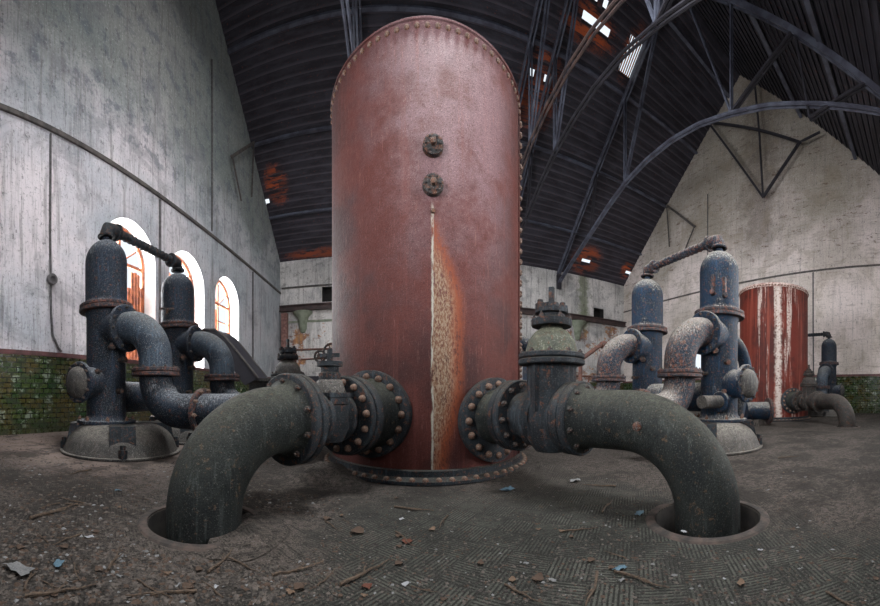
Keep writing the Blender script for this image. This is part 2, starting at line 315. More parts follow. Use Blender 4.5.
class MB:
    def __init__(s): s.v = []; s.f = []; s.mi = []
    def add(s, vs, fs, mi=0):
        b = len(s.v); s.v += [V(p) for p in vs]
        s.f += [tuple(b + i for i in f) for f in fs]; s.mi += [mi] * len(fs)
        return s
    def lathe(s, prof, m=I4, n=32, a0=0, mi=0):
        """profile of (radius, height) turned round the local z of m"""
        vs, fs, rows = [], [], []
        for (r, z) in prof:
            if r < 1e-6: rows.append([len(vs)]); vs.append(m @ V((0, 0, z)))
            else:
                rows.append(list(range(len(vs), len(vs) + n)))
                for k in range(n):
                    a = a0 + 2 * PI * k / n; vs.append(m @ V((r * math.cos(a), r * math.sin(a), z)))
        for A, B in zip(rows, rows[1:]):
            for k in range(n):
                k2 = (k + 1) % n
                if len(A) == 1 and len(B) == 1: continue
                if len(A) == 1: fs.append((A[0], B[k2], B[k]))
                elif len(B) == 1: fs.append((A[k], A[k2], B[0]))
                else: fs.append((A[k], A[k2], B[k2], B[k]))
        return s.add(vs, [f[::-1] for f in fs] if prof[0][1] > prof[-1][1] else fs, mi)
    def disc(s, o, d, R, t, rin=0, n=36, bev=.008):
        """solid ring or plate starting at o, thickness t along d"""
        b = min(bev, t * .3)
        p = [(rin, 0), (R - b, 0), (R, b), (R, t - b), (R - b, t), (rin, t)]
        if rin > 0: p.append((rin, 0))
        return s.lathe(p, frame(o, d), n)
    def cyl(s, a, b, r, n=24, r2=None):
        a = V(a); b = V(b); L = (b - a).length
        r2 = r if r2 is None else r2
        return s.lathe([(0, 0), (r, 0), (r2, L), (0, L)], frame(a, b - a), n)
    def tube(s, pts, r, n=24, caps=True, sq=1.0):
        pts = [V(p) for p in pts]; vs, fs = [], []
        t0 = (pts[1] - pts[0]).normalized(); f = frame(pts[0], t0)
        x = f.col[0].to_3d(); N = len(pts)
        for i, p in enumerate(pts):
            t = (pts[min(i + 1, N - 1)] - pts[max(i - 1, 0)]).normalized()
            x = (x - t * x.dot(t)).normalized(); y = t.cross(x)
            rr = r[i] if isinstance(r, (list, tuple)) else r
            for k in range(n):
                a = 2 * PI * (k + .5) / n
                vs.append(p + x * (rr * math.cos(a)) + y * (rr * sq * math.sin(a)))
        for i in range(N - 1):
            for k in range(n):
                k2 = (k + 1) % n
                fs.append((i * n + k, i * n + k2, (i + 1) * n + k2, (i + 1) * n + k))
        if caps:
            fs.append(tuple(range(n))[::-1]); fs.append(tuple((N - 1) * n + k for k in range(n)))
        return s.add(vs, fs)
    def box(s, c, sz, m=I4):
        c = V(c); h = V(sz) / 2
        vs = [m @ (c + V((h.x * i, h.y * j, h.z * k))) for i in (-1, 1) for j in (-1, 1) for k in (-1, 1)]
        return s.add(vs, [(0, 1, 3, 2), (4, 6, 7, 5), (0, 4, 5, 1), (2, 3, 7, 6), (0, 2, 6, 4), (1, 5, 7, 3)])
    def bar(s, a, b, w, h=None):
        """square bar from a to b"""
        a = V(a); b = V(b); h = h or w
        return s.box((0, 0, (b - a).length / 2), (w, h, (b - a).length), frame(a, b - a))
    def dome(s, o, d, r, h=None, n=10):
        h = r * .75 if h is None else h
        p = [(r * math.cos(a), h * math.sin(a)) for a in [PI / 2 * i / 4 for i in range(5)]]
        p[-1] = (0, h)
        return s.lathe(p, frame(o, d), n)
    def bolts(s, o, d, rb, n, r, h, kind='dome', a0=0.0):
        m = frame(o, d)
        for k in range(n):
            a = a0 + 2 * PI * k / n
            p = m @ V((rb * math.cos(a), rb * math.sin(a), -.004))
            if kind == 'dome': s.dome(p, d, r, h, 10)
            else:
                s.lathe([(0, 0), (r, 0), (r, h * .75), (r * .8, h), (0, h)], frame(p, d), 6)
                s.lathe([(0, h), (r * .5, h), (r * .45, h * 1.5), (0, h * 1.55)], frame(p, d), 8)
        return s
    def build(s, name, mat, parent=None, ang=38):
        me = bpy.data.meshes.new(name)
        me.from_pydata([tuple(p) for p in s.v], [], s.f)
        mats = mat if isinstance(mat, (list, tuple)) else [mat]
        for m in mats: me.materials.append(MT[m] if isinstance(m, str) else m)
        if len(mats) > 1: me.polygons.foreach_set('material_index', s.mi)
        bm = bmesh.new(); bm.from_mesh(me); bmesh.ops.recalc_face_normals(bm, faces=bm.faces); bm.to_mesh(me); bm.free()
        for p in me.polygons: p.use_smooth = True
        me.set_sharp_from_angle(angle=math.radians(ang))
        o = bpy.data.objects.new(name, me); C.objects.link(o)
        if parent: o.parent = parent
        return o

def tag(o, label, cat, group=None, kind=None):
    o['label'] = label; o['category'] = cat
    if group: o['group'] = group
    if kind: o['kind'] = kind
    return o
def thing(name, label, cat, loc=(0, 0, 0), rz=0, group=None):
    o = bpy.data.objects.new(name, None); C.objects.link(o)
    o.location = loc; o.rotation_euler = (0, 0, rz); o.empty_display_size = .2
    return tag(o, label, cat, group)
def struct(o, label=None, cat=None):
    o['kind'] = 'structure'
    if label: o['label'] = label
    if cat: o['category'] = cat
    return o
def arc(c, a, b, r, a0, a1, n=14):
    """points on a circle about c in the plane of the unit vectors a, b"""
    c, a, b = V(c), V(a), V(b)
    return [c + a * (r * math.cos(t)) + b * (r * math.sin(t)) for t in [a0 + (a1 - a0) * i / n for i in range(n + 1)]]

# ------------------------------------------------------------------ the room
ZR = ZE + SL * (YB - YR)
def roof_z(y): return ZR - SL * abs(y - YR)

def panel(name, outline, holes, to3, depth, mats, keep=None):
    """wall slab with openings: outline and holes in wall coordinates, to3(u, v, d) places them, d is depth into the wall"""
    loops = [outline] + holes
    co, ed = [], []
    for L in loops:
        b = len(co); co += [V(p) for p in L]; ed += [(b + i, b + (i + 1) % len(L)) for i in range(len(L))]
    r = delaunay_2d_cdt(co, ed, [], 0, 1e-5)
    vs, tris = r[0], r[2]
    def inside(p, L):
        c = False
        for i in range(len(L)):
            (x1, y1), (x2, y2) = L[i], L[i - 1]
            if (y1 > p.y) != (y2 > p.y) and p.x < (x2 - x1) * (p.y - y1) / (y2 - y1) + x1: c = not c
        return c
    fs = []
    for t in tris:
        c = sum((vs[i] for i in t), V((0, 0))) / len(t)
        if inside(c, outline) and not any(inside(c, h) for h in holes): fs.append(tuple(t))
    mb = MB()
    mb.add([to3(v.x, v.y, 0) for v in vs], fs); mb.add([to3(v.x, v.y, depth) for v in vs], fs)
    for k, L in enumerate(loops):
        n = len(L)
        mb.add([to3(p[0], p[1], 0) for p in L] + [to3(p[0], p[1], depth) for p in L],
               [(i, (i + 1) % n, n + (i + 1) % n, n + i) for i in range(n)], 0 if k == 0 else 1)
    return mb.build(name, mats, None, 30)

def arch_hole(c, hw, z0, zs, n=18):
    return [(c + hw, z0), ] + [(c + hw * math.cos(a), zs + hw * math.sin(a)) for a in [PI * i / n for i in range(n + 1)]] + [(c - hw, z0)]
def rect(a, b, z0, z1): return [(a, z0), (b, z0), (b, z1), (a, z1)]
def circ(cx, cy, r, n=40): return [(cx + r * math.cos(2 * PI * k / n), cy + r * math.sin(2 * PI * k / n)) for k in range(n)]

gable = [(YF, -.4), (YB, -.4), (YB, ZE + .02), (YR, ZR + .02), (YF, roof_z(YF) + .02)]
WIN = [6.02, 8.47, 11.05]
WH, WS, WT = .93, 1.62, 4.12
MT['wl'] = plaster('grey_flaking_plaster', 'left'); MT['wr'] = plaster('cream_stained_plaster', 'right')
MT['wb'] = plaster('peeling_back_plaster', 'back'); MT['wf'] = plaster('front_plaster', 'front')
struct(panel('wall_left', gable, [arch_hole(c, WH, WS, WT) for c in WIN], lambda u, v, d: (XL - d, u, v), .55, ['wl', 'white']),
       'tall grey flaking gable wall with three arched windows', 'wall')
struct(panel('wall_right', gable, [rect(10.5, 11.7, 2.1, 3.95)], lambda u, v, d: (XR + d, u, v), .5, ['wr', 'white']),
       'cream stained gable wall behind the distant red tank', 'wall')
struct(panel('wall_back', [(XL - .5, -.4), (XR + .5, -.4), (XR + .5, ZE), (XL - .5, ZE)], [rect(11.46, 12.2, 5.36, 6.02), rect(-3.55, -2.8, 5.5, 6.27)],
             lambda u, v, d: (u, YB + d, v), .5, ['wb', 'recess']), 'white peeling back wall below the roof', 'wall')
FW = [-3.6, -.9, 1.8, 4.5, 7.2, 9.9, 12.3]  # openings out of view, added to let fill light in
struct(panel('wall_front', [(XL - .5, -.4), (XR + .5, -.4), (XR + .5, roof_z(YF)), (XL - .5, roof_z(YF))], [arch_hole(c, .93, 1.62, 4.6) for c in FW],
             lambda u, v, d: (u, YF - d, v), .4, ['wf', 'white']), 'front wall with arched openings added for light', 'wall')
mb = MB(); mb.box((11.83, YB + .53, 5.69), (.9, .04, .8)); mb.box((-3.17, YB + .53, 5.9), (.9, .04, .9))
struct(mb.build('trim_1', 'recess'))

PL, PR, PF = (-1.044, 1.69), (1.667, 1.2474), (7.78, 1.84)
RP = .32
struct(panel('floor', [(XL - .55, YF - .4), (XR + .5, YF - .4), (XR + .5, YB + .5), (XL - .55, YB + .5)],
             [circ(PL[0] - .02, PL[1] + .01, RP), circ(*PR, RP), circ(*PF, .26)], lambda u, v, d: (u, v, -d), .12, ['floor', 'pit']),
       'dirty ribbed tile floor strewn with soil and litter', 'floor')
for i, (cx, cy, r) in enumerate(((PL[0] - .02, PL[1] + .01, RP), (*PR, RP), (*PF, .26))):
    mb = MB(); mb.lathe([(r, -.12), (r + .02, -.12), (r + .02, -.75), (0, -.75)], Matrix.Translation((cx, cy, 0)), 40)
    mb.lathe([(r, -.75), (r, -.12)], Matrix.Translation((cx, cy, 0)), 40)
    struct(mb.build('trim_%d' % (i + 2), 'pit'))
    mb = MB(); mb.lathe([(r + .005, .0), (r + .005, .012), (r + .015, .014), (r + .05, .01), (r + .06, .0)], Matrix.Translation((cx, cy, 0)), 48)
    struct(mb.build('trim_%d' % (i + 5), 'rim'))

# roof of lapped boards, with missing boards
random.seed(4)
HOLES = [  # x0, x1, y0, y1 in plan, chance that a cell is gone
    (6.05, 7.9, 10.18, 10.39, .72), (8.5, 8.92, 9.8, 10.7, 1), (4.95, 5.15, 11.5, 11.71, 1), (5.6, 5.8, 11.5, 11.71, 1),
    (10.25, 10.85, 16.25, 16.46, .8), (10.3, 10.7, 16.0, 16.2, .5), (13.5, 13.75, 16.2, 16.4, 1), (-5.75, -5.5, 14.85, 15.06, 1),
    (6.5, 7.3, 9.75, 9.95, .3)]
ADDED_GAP = (-1.5, 4.5, .6, 4.6)  # unseen opening in the near slope, added for top light
def roof_slope(name, y_e, label):
    mb = MB(); sg = 1 if y_e > YR else -1
    L = abs(y_e - YR); rows = 42; dy = L / rows; nx = 98; dx = (XR - XL) / nx
    for j in range(rows):
        ya, yb = YR + sg * dy * j, YR + sg * dy * (j + 1)
        za, zb = roof_z(ya) + .0, roof_z(yb)
        for i in range(nx):
            xa, xb = XL + dx * i, XL + dx * (i + 1)
            cx, cy = (xa + xb) / 2, (ya + yb) / 2
            if sg < 0 and ADDED_GAP[0] < cx < ADDED_GAP[1] and ADDED_GAP[2] < cy < ADDED_GAP[3]: continue
            gone = False
            if sg > 0:
                for (x0, x1, y0, y1, pr) in HOLES:
                    if x0 < cx < x1 and y0 < cy < y1 and random.random() < pr: gone = True
            if gone: continue
            t = .07
            p = [(xa, ya, za), (xb, ya, za), (xb, yb, zb - t), (xa, yb, zb - t), (xa, yb, zb + .02), (xb, yb, zb + .02)]
            mb.add(p, [(0, 1, 2, 3), (3, 2, 5, 4)])
            q = [(xa, ya, za + .06), (xb, ya, za + .06), (xb, yb, zb + .06), (xa, yb, zb + .06)]
            mb.add(q, [(0, 1, 2, 3)])
    return struct(mb.build(name, 'roof', None, 20), label, 'roof')
for k in range(6):       # battens left across the open strip beside the far truss
    xx = 8.46 + k * .095
    mb = MB().bar((xx, 9.6, roof_z(9.6) + .03), (xx, 10.85, roof_z(10.85) + .03), .045, .02)
    tag(mb.build('roof_batten', 'wood'), 'thin orange batten across the open gap in the roof boards', 'batten', 'battens across the roof gap')
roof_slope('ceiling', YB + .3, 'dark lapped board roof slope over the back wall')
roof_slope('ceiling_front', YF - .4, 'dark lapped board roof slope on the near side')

# tiled dado, ledges, bands
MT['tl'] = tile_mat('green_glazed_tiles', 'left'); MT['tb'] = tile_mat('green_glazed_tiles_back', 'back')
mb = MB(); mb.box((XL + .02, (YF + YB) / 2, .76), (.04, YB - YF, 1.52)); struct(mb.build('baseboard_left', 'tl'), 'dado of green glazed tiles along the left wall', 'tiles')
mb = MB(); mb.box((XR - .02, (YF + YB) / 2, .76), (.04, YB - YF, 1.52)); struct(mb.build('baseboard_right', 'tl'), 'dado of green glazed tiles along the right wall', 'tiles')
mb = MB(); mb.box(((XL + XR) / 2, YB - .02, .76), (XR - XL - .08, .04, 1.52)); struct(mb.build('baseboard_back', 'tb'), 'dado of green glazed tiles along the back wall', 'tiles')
mb = MB(); mb.box((XL + .03, (YF + YB) / 2, 1.565), (.06, YB - YF, .09)); struct(mb.build('trim_8', 'oxide'))
mb = MB(); mb.box((XR - .03, (YF + YB) / 2, 1.565), (.06, YB - YF, .09)); struct(mb.build('trim_9', 'oxide'))
mb = MB(); mb.box((XL + .03, (YF + YB) / 2, 6.1), (.05, YB - YF, .07)); mb.box((XL + .02, (YF + YB) / 2, 6.155), (.035, YB - YF, .035)); struct(mb.build('trim_10', 'band'))
mb = MB(); mb.box((XR - .02, (YF + YB) / 2, 6.07), (.04, YB - YF, .07)); struct(mb.build('trim_11', 'band'))
mb = MB(); mb.box((-1.9, YB - .03, 6.35), (7.6, .06, .08)); struct(mb.build('trim_12', 'band'))
mb = MB(); mb.box((-1.9, YB - .03, 4.55), (7.6, .06, .1)); struct(mb.build('trim_13', 'corbel'))

# windows in the left wall: broken timber sashes set deep in white reveals
def window(i, cy, green=False):
    r = bpy.data.objects.new('window_%d' % i, None); C.objects.link(r); r.location = (XL - .42, cy, 0)
    struct(r)
    r['label'] = ['', 'arched window nearest the tiled wall, its orange timber sash torn', 'arched middle window of the left wall behind the second pump',
                  'arched window with a green board, last before the corner'][i]
    r['category'] = 'window'
    rnd = random.Random(i * 7)
    mb = MB()
    pts = [(0, .88 * math.cos(a), WT + .88 * math.sin(a)) for a in [PI * k / 20 for k in range(21)]]
    mb.tube([(0, .88, WS + .03)] + pts + [(0, -.88, WS + .03)], .05, 6)
    mb.build('sash_frame', 'wood', r)
    mb = MB()
    mb.bar((0, -.02, WS), (0, -.02, WT + .85), .07); mb.bar((0, -.86, WT), (0, .86, WT), .08)
    for z in (2.2, 2.85, 3.5): mb.bar((0, -.86, z), (0, rnd.choice((0, .3, .86)), z), .04)
    for k in range(3):
        a = PI * (.2 + .3 * k); mb.bar((0, 0, WT), (0, .84 * math.cos(a), WT + .84 * math.sin(a)), .04)
    mb.build('glazing_bars', 'wood', r)
    mb = MB()
    for k, y0 in enumerate({1: (.2, .32, .44, .56, .68, .8), 2: (-.8, -.68, .8), 3: (-.8, -.68, -.56, -.44, -.32, -.2)}[i]):
        z1 = WT - .1 - rnd.random() * .9; z0 = WS + .04 + (0 if rnd.random() < .6 else rnd.random() * .6)
        MB().box((.03, y0, (z0 + z1) / 2), (.03, .105, z1 - z0)).build('shutter_board', 'wood', r)
    if green:
        mb = MB().box((.05, .3, WS + .75), (.04, .4, 1.5)); g = mb.build('green_board', 'green', r); g['label'] = 'green painted board'
window(1, WIN[0]); window(2, WIN[1]); window(3, WIN[2], True)

# ------------------------------------------------------------------ roof steel
PUR = [(15.27, None), (13.14, None), (11.0, None), (9.0, None)]
for k, (y, lab) in enumerate(((15.27, 'lowest steel purlin on the rear roof slope, just above the back wall'), (13.14, 'second steel purlin up on the rear roof slope'),
                              (11.0, 'third steel purlin up on the rear roof slope, below the broken rooflight'), (9.0, 'topmost steel purlin of the rear roof slope'),
                              (5.3, 'upper steel purlin on the near roof slope at top right'), (2.9, 'lower steel purlin on the near roof slope at top right'))):
    mb = MB(); z = roof_z(y) - .2
    mb.box(((XL + XR) / 2, y, z), (XR - XL - .06, .07, .1)); mb.box(((XL + XR) / 2, y, z - .05), (XR - XL - .06, .14, .015))
    tag(mb.build('purlin', 'steel'), lab, 'purlin', 'purlins under the roof')

CH = [(16.9, 7.0), (15.3, 7.75), (13.6, 8.5), (12.3, 9.1), (11, 9.6), (9.7, 9.86), (8.4, 9.95), (7.1, 9.86), (5.8, 9.6), (4.5, 9.3), (3.2, 8.9), (1.2, 8.3), (-.5, 7.2)]
def truss(x, label, cm, full=True):
    r = thing('roof_truss', label, 'roof truss', (x, YB - .1, 0), 0, 'iron trusses carrying the roof')
    P = lambda y, z, dx=0: V((dx, y - (YB - .1), z))
    for sg, nm in ((1, 'rafter'), (-1, 'rafter')):
        ye = 16.9 if sg > 0 else -.5
        mb = MB()
        for dx in (-.07, .07): mb.bar(P(ye, roof_z(ye) - .36, dx), P(YR, ZR - .36, dx), .05, .16)
        mb.build(nm, 'steel', r)
    mb = MB()
    for dx in (-.06, .06): mb.tube([P(y, z, dx) for y, z in CH], .055 if x > 8 else .04, 6)
    mb.build('arched_tie', cm, r)
    def web(nm, a, b, w, m):
        mb = MB()
        for dx in (-.05, .05): mb.bar(P(*a, dx), P(*b, dx), w, w)
        n = int((V(a) - V(b)).length / 1.3)
        for k in range(1, n):
            q = V(a).lerp(V(b), k / n); mb.box(P(q.x, q.y), (.14, .05, .05))
        mb.build(nm, m, r)
    rz = lambda y: (y, roof_z(y) - .3)
    for s in (1, -1):
        q = lambda y: YR + s * (y - YR)
        web('strut', rz(q(13.14)), (q(11), 9.6), .07, 'dark_steel')
        web('strut', rz(q(15.27)), (q(13.6), 8.5), .06, 'dark_steel')
        web('tie_rod', rz(q(8.9)), (q(11), 9.6), .055, 'steel')
        web('tie_rod', rz(q(11.0)), (q(11), 9.6), .05, 'steel')
        web('strut', rz(q(13.14)), (q(13.6), 8.5), .05, 'dark_steel')
    for sg in (1, -1):
        mb = MB()
        y = 16.82 if sg > 0 else -.42
        mb.box(P(y, 7.1), (.25, .16, .8)); mb.box(P(y - sg * .2, 7.25), (.16, .4, .12))
        mb.build('wall_shoe', 'dark_steel', r)
    return r
truss(-1.1, 'iron roof truss crossing behind the top left of the big tank', 'steel')
truss(4.75, 'brown iron roof truss rising beside the top right of the big tank', 'brown_steel')
truss(5.72, 'black iron roof truss second from the big tank, passing below the rooflight', 'dark_steel')
truss(9.0, 'pale arched iron truss spanning in front of the right gable', 'steel')

# the members that stand against the gables
def against(nm, label, segs, x, m):
    r = thing(nm, label, 'roof bracing', (x, segs[0][0][0], 0))
    for a, b, w in segs:
        mb = MB(); mb.bar((0, a[0] - segs[0][0][0], a[1]), (0, b[0] - segs[0][0][0], b[1]), w); mb.build('brace', m, r)
    return r
n0, n1, n2, n3 = (9.95, 14.1), (6.94, 9.5), (5.2, 11.4), (7.14, 12.55)
against('gable_bracing', 'black iron bracing triangle hanging in front of the right gable wall',
        [(n0, n1, .09), (n0, n3, .09), (n3, n2, .09), (n1, n2, .1), (n3, n1, .07), ((7.35, 14.6), n3, .07), (n2, (4.3, 11.6), .07)], XR - .45, 'dark_steel')
for nx_, lab in ((XL + .2, 'small iron bracket high on the left gable wall by the roof'), (XR - .2, 'small iron bracket high on the right gable wall by the roof')):
    against('purlin_bracket', lab, [((13.0, 11.25), (11.0, 9.4), .1), ((11.05, 9.4), (11.8, 8.2), .05), ((13.0, 11.2), (12.8, 8.9), .05)], nx_, 'band')

# conduits on the walls
def conduit(label, pts, r=.022, round_box=None):
    o = V(pts[0]); mb = MB(); mb.tube([V(p) - o for p in pts], r, 8)
    if not round_box:
        t = mb.build('wall_conduit', 'conduit'); t.location = o
        return tag(t, label, 'conduit')
    t = thing('wall_conduit', label, 'conduit', pts[0]); mb.build('tube', 'conduit', t)
    if round_box:
        mb = MB(); q = V(round_box) - o
        mb.disc(q - V((.02, 0, 0)), (1, 0, 0), .11, .09, .06, 20); mb.disc(q - V((.02, 0, 0)), (1, 0, 0), .1, .02, 0, 20)
        mb.build('junction_box', 'conduit', t)
xw = XL + .035
conduit('grey conduit with a round box, nearest on the left wall', [(xw, 3.67, 6.0), (xw, 3.66, 4), (xw, 3.68, 2.4), (xw, 3.72, 1.95), (xw, 3.86, 1.7), (xw, 3.93, 1.64)], .024, (xw + .03, 3.67, 3.06))
conduit('thin pipe dropping between the first and second arched windows', [(xw, 7.1, 6.0), (xw, 7.1, 1.64)], .035)
conduit('thin pipe climbing high above the ledge of the left wall', [(xw, 9.85, 12.0), (xw, 9.87, 9), (xw, 9.85, 6.26)], .03)
conduit('thin pipe between the third arched window and the corner', [(xw, 13.3, 6.0), (xw, 13.3, 1.64)], .035)
xw = XR - .035
conduit('thin conduit dropping from the ledge beside the distant red tank', [(xw, 4.75, 6.0), (xw, 4.75, 4), (xw, 4.73, 1.64)], .03)
conduit('thin conduit high up on the right gable wall', [(xw, 10.3, 10.9), (xw, 10.3, 6.15)], .025)

# rail along the back wall on corbels
t = thing('rail_beam', 'brown steel rail beam running along the peeling back wall', 'beam', (4, YB - .3, 5.2))
mb = MB(); mb.box((0, .1, .16), (XR - XL - .1, .26, .05)); mb.box((0, .1, -.1), (XR - XL - .1, .26, .05)); mb.box((0, .1, .03), (XR - XL - .1, .05, .22)); mb.build('rail', 'rail', t)
for i, x in enumerate((-4.55, 10.3)):
    r = struct(MB().lathe([(0, 0), (.12, .02), (.2, .2), (.22, .5), (.3, .8), (.5, 1.0), (.52, 1.08), (0, 1.08)], Matrix.Translation((x, YB - .02, 3.95)), 16).build('trim_%d' % (14 + i), 'corbel'))
mb = MB(); mb.box((-5.5, YB - .15, 2.5), (.3, .3, 5.0)); struct(mb.build('trim_16', 'brick'))

# ------------------------------------------------------------------ flanges and pipes
Z0 = .585
def each(name, places, mb, mat, parent):
    """one object per place (a matrix), all sharing the mesh built in mb"""
    first = None
    for m in places:
        if first is None: o = first = mb.build(name, mat, parent)
        else: o = first.copy(); C.objects.link(o)
        o.matrix_local = m
def head(r, h, kind='dome'):
    mb = MB()
    if kind == 'dome': return mb.dome((0, 0, 0), (0, 0, 1), r, h, 10)
    mb.lathe([(0, 0), (r, 0), (r, h * .75), (r * .8, h), (r * .5, h), (r * .45, h * 1.5), (0, h * 1.55)], I4, 6)
    return mb
def bolts_on(parent, o, d, rb, n, r, h, kind='dome', a0=0.0, mat='dark_bolt', name='bolt'):
    m = frame(o, d)
    each(name, [m @ Matrix.Translation((rb * math.cos(a0 + 2 * PI * k / n), rb * math.sin(a0 + 2 * PI * k / n), -.004)) for k in range(n)], head(r, h, kind), mat, parent)
def ring(t, name, o, d, R, th, mat, bmat=None, n=0, rb=None, br=.025, bh=.025, kind='hex', both=False, rin=0, a0=.1):
    """a flange as a part, its bolts as a sub-part"""
    d = V(d).normalized(); o = V(o)
    f = MB().disc(o, d, R, th, rin).build(name, mat, t)
    if n:
        bolts_on(f, o + d * th, d, rb or R * .84, n, br, bh, kind, a0, bmat or 'dark_bolt')
    return f

def tank(name, cx, cy, label, mat, nozzles, cam_ang, seam, R=1.07, H=3.94):
    t = thing(name, label, 'tank', (cx, cy, 0))
    mb = MB(); mb.lathe([(R - .02, .02), (R, .03), (R, H - .02), (R - .012, H), (R - .05, H), (R - .06, H - .03), (.5, H + .06), (0, H + .1)], I4, 96)
    mb.build('shell', mat, t)
    mb = MB(); mb.lathe([(R - .002, H - (.026 if mat == 'tank' else .11)), (R + .014, H - (.02 if mat == 'tank' else .105)), (R + .016, H - .006), (R + .008, H + .004), (R - .03, H + .004)], I4, 96)
    rim = mb.build('rim_band', mat if mat == 'tank' else 'pale_rim', t)
    def seen(a, w): return abs((a - cam_ang + PI) % (2 * PI) - PI) < w
    each('rivet', [frame(V((math.cos(a), math.sin(a), 0)) * (R - .004 + (0 if mat == 'tank' else .016)) + V((0, 0, H - .07)), (math.cos(a), math.sin(a), 0)) for a in [2 * PI * k / 76 for k in range(76)] if seen(a, 1.9)],
         head(.026, .024), 'bolt', rim)
    mb = MB(); sd = V((math.cos(seam), math.sin(seam), 0)); tn = V((-sd.y, sd.x, 0))
    ks = [seam - .09 + .18 * i / 6 for i in range(7)]
    z0, z1 = .12, H - .16
    vs = [V((math.cos(a) * (R + .012), math.sin(a) * (R + .012), z)) for z in (z0, z1) for a in ks]
    vs += [V((math.cos(a) * (R - .01), math.sin(a) * (R - .01), z)) for z in (z0, z1) for a in (ks[0], ks[-1])]
    mb.add(vs, [(i, i + 1, i + 8, i + 7) for i in range(6)] + [(14, 0, 7, 16), (6, 15, 17, 13)])
    sm = mb.build('seam_strap', mat, t)
    pl = []
    for k in range(31):
        for o_ in (-.045, .045):
            d = V((math.cos(seam + o_), math.sin(seam + o_), 0)); pl.append(frame(d * (R + .008) + V((0, 0, .2 + k * .117 + (.058 if o_ > 0 else 0))), d))
    each('rivet', pl, head(.026, .03), 'bolt', sm)
    mb = MB(); mb.lathe([(R - .05, 0), (R + .085, 0), (R + .095, .01), (R + .095, .035), (R + .05, .045), (R + .03, .06), (R + .03, .11), (R - .01, .12)], I4, 96)
    br = mb.build('base_ring', 'front_flange', t)
    each('bolt', [Matrix.Translation((math.cos(a) * (R + .066), math.sin(a) * (R + .066), .034)) for a in [2 * PI * k / 64 for k in range(64)] if seen(a, 1.9)], head(.03, .032), 'bolt', br)
    return t

TC = V((.3875, 3.92, 0))
CA = math.atan2(-TC.y, -TC.x)
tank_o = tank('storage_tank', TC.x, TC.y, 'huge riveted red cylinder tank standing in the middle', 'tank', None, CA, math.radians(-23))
# two plugs on the face
for z in (2.84, 2.51):
    a = CA + .058; d = V((math.cos(a), math.sin(a), 0)); p = d * 1.06 + V((0, 0, z))
    f = MB().lathe([(0, 0), (.088, 0), (.09, .02), (.086, .055), (.06, .062), (0, .062)], frame(p, d), 28).build('plug_flange', 'dark_bolt', tank_o)
    mb = MB(); mb.lathe([(0, .06), (.026, .06), (.026, .1), (.02, .105), (0, .105)], frame(p, d), 6)
    mb.build('plug_nut', 'bolt', f); bolts_on(f, p + d * .06, d, .062, 6, .011, .012, 'hex')
a = CA + .058; d = V((math.cos(a), math.sin(a), 0))
MB().lathe([(0, 0), (.02, 0), (.018, .03), (0, .032)], frame(d * 1.062 + V((0, 0, 2.3)), d), 8).build('small_plug', 'bolt', tank_o)

UL = V((-.54, -.8417, 0)).normalized(); UR = V((.432, -.902, 0)).normalized()
def nozzle(t, u, Rf, Rp, s1, Rf2, n, n2, th2=.075, pm='front_flange', drop=0.0, side=0.0):
    """flanged outlet of a tank: pad flange, neck, mating flange; ends at s1 from the tank's axis"""
    c = V((0, 0, Z0))
    w = V((-u.y, u.x, 0)); q = c - V((0, 0, drop)); RT = 1.07
    def sad(r, a, e):
        la = r * math.cos(a) + side; return q + w * la + V((0, 0, r * math.sin(a))) + u * (math.sqrt(RT * RT - la * la) + e)
    N = 48; rows = [(.05, .062), (Rp, .062), (Rf - .015, .062), (Rf, .052), (Rf, -.02)]
    vs = [sad(r, 2 * PI * k / N, e) for r, e in rows for k in range(N)]
    fl = MB().add(vs, [(i * N + k, i * N + (k + 1) % N, (i + 1) * N + (k + 1) % N, (i + 1) * N + k) for i in range(len(rows) - 1) for k in range(N)]).build('pad_flange', pm, t)
    each('bolt', [frame(sad(Rf * .84, 2 * PI * k / n, .06), (sad(Rf * .84, 2 * PI * k / n, .06) * V((1, 1, 0)))) for k in range(n)], head(.034, .036), 'bolt', fl)
    MB().lathe([(Rp * 1.12, 1.02), (Rp * 1.1, 1.13), (Rp, 1.18), (Rp, s1 - th2 - .03), (Rp * 1.06, s1 - th2)], frame(c + w * side * .8 - V((0, 0, drop * .5)), u), 48).build('nozzle_neck', 'front_pipe', t)
    ring(t, 'nozzle_flange', c + u * (s1 - th2), u, Rf2, th2, pm)
    return fl
nozzle(tank_o, UL, .385, .285, 1.415, .325, 16, 12, .085)
nozzle(tank_o, UR, .385, .225, 1.445, .29, 16, 12, .06, 'front_flange', .06, .085)

def elbow(name, label, cx, u, s0, s1, R, Rf, Rbend, mat, group=None, fmat='front_flange', nb=10, bmat='dark_bolt', tc=TC):
    """flanged quarter bend from s0 along u, turning down into the floor at s1"""
    u = V(u); base = V((tc.x, tc.y, 0)) + u * s1; t = thing(name, label, 'pipe', base, 0, group)
    def P(s, z): return u * (s - s1) + V((0, 0, z))
    mb = MB()
    pts = [P(s0, Z0)] + arc(P(s1 - Rbend, Z0 - Rbend), (0, 0, 1), u, Rbend, 0, PI / 2, 22) + [P(s1, -.1), P(s1, -.6)]
    mb.tube(pts, R, 40); mb.build('bend', mat, t)
    ring(t, 'end_flange', P(s0, Z0), u, Rf, .06, fmat, bmat, nb, Rf * .83, .022, .028, 'hex', a0=.3)
    mb = MB(); mb.lathe([(R * 1.28, .055), (R * 1.1, .075), (R * 1.03, .1), (R, .13)], frame(P(s0, Z0), u), 40); mb.build('flange_fillet', mat, t)
    return t
eL = elbow('elbow_pipe', 'thick dark elbow pipe plunging into the floor pit at left front', None, UL, 1.995, 2.65, .222, .315, .53, 'front_pipe', 'thick elbows of the big tank')
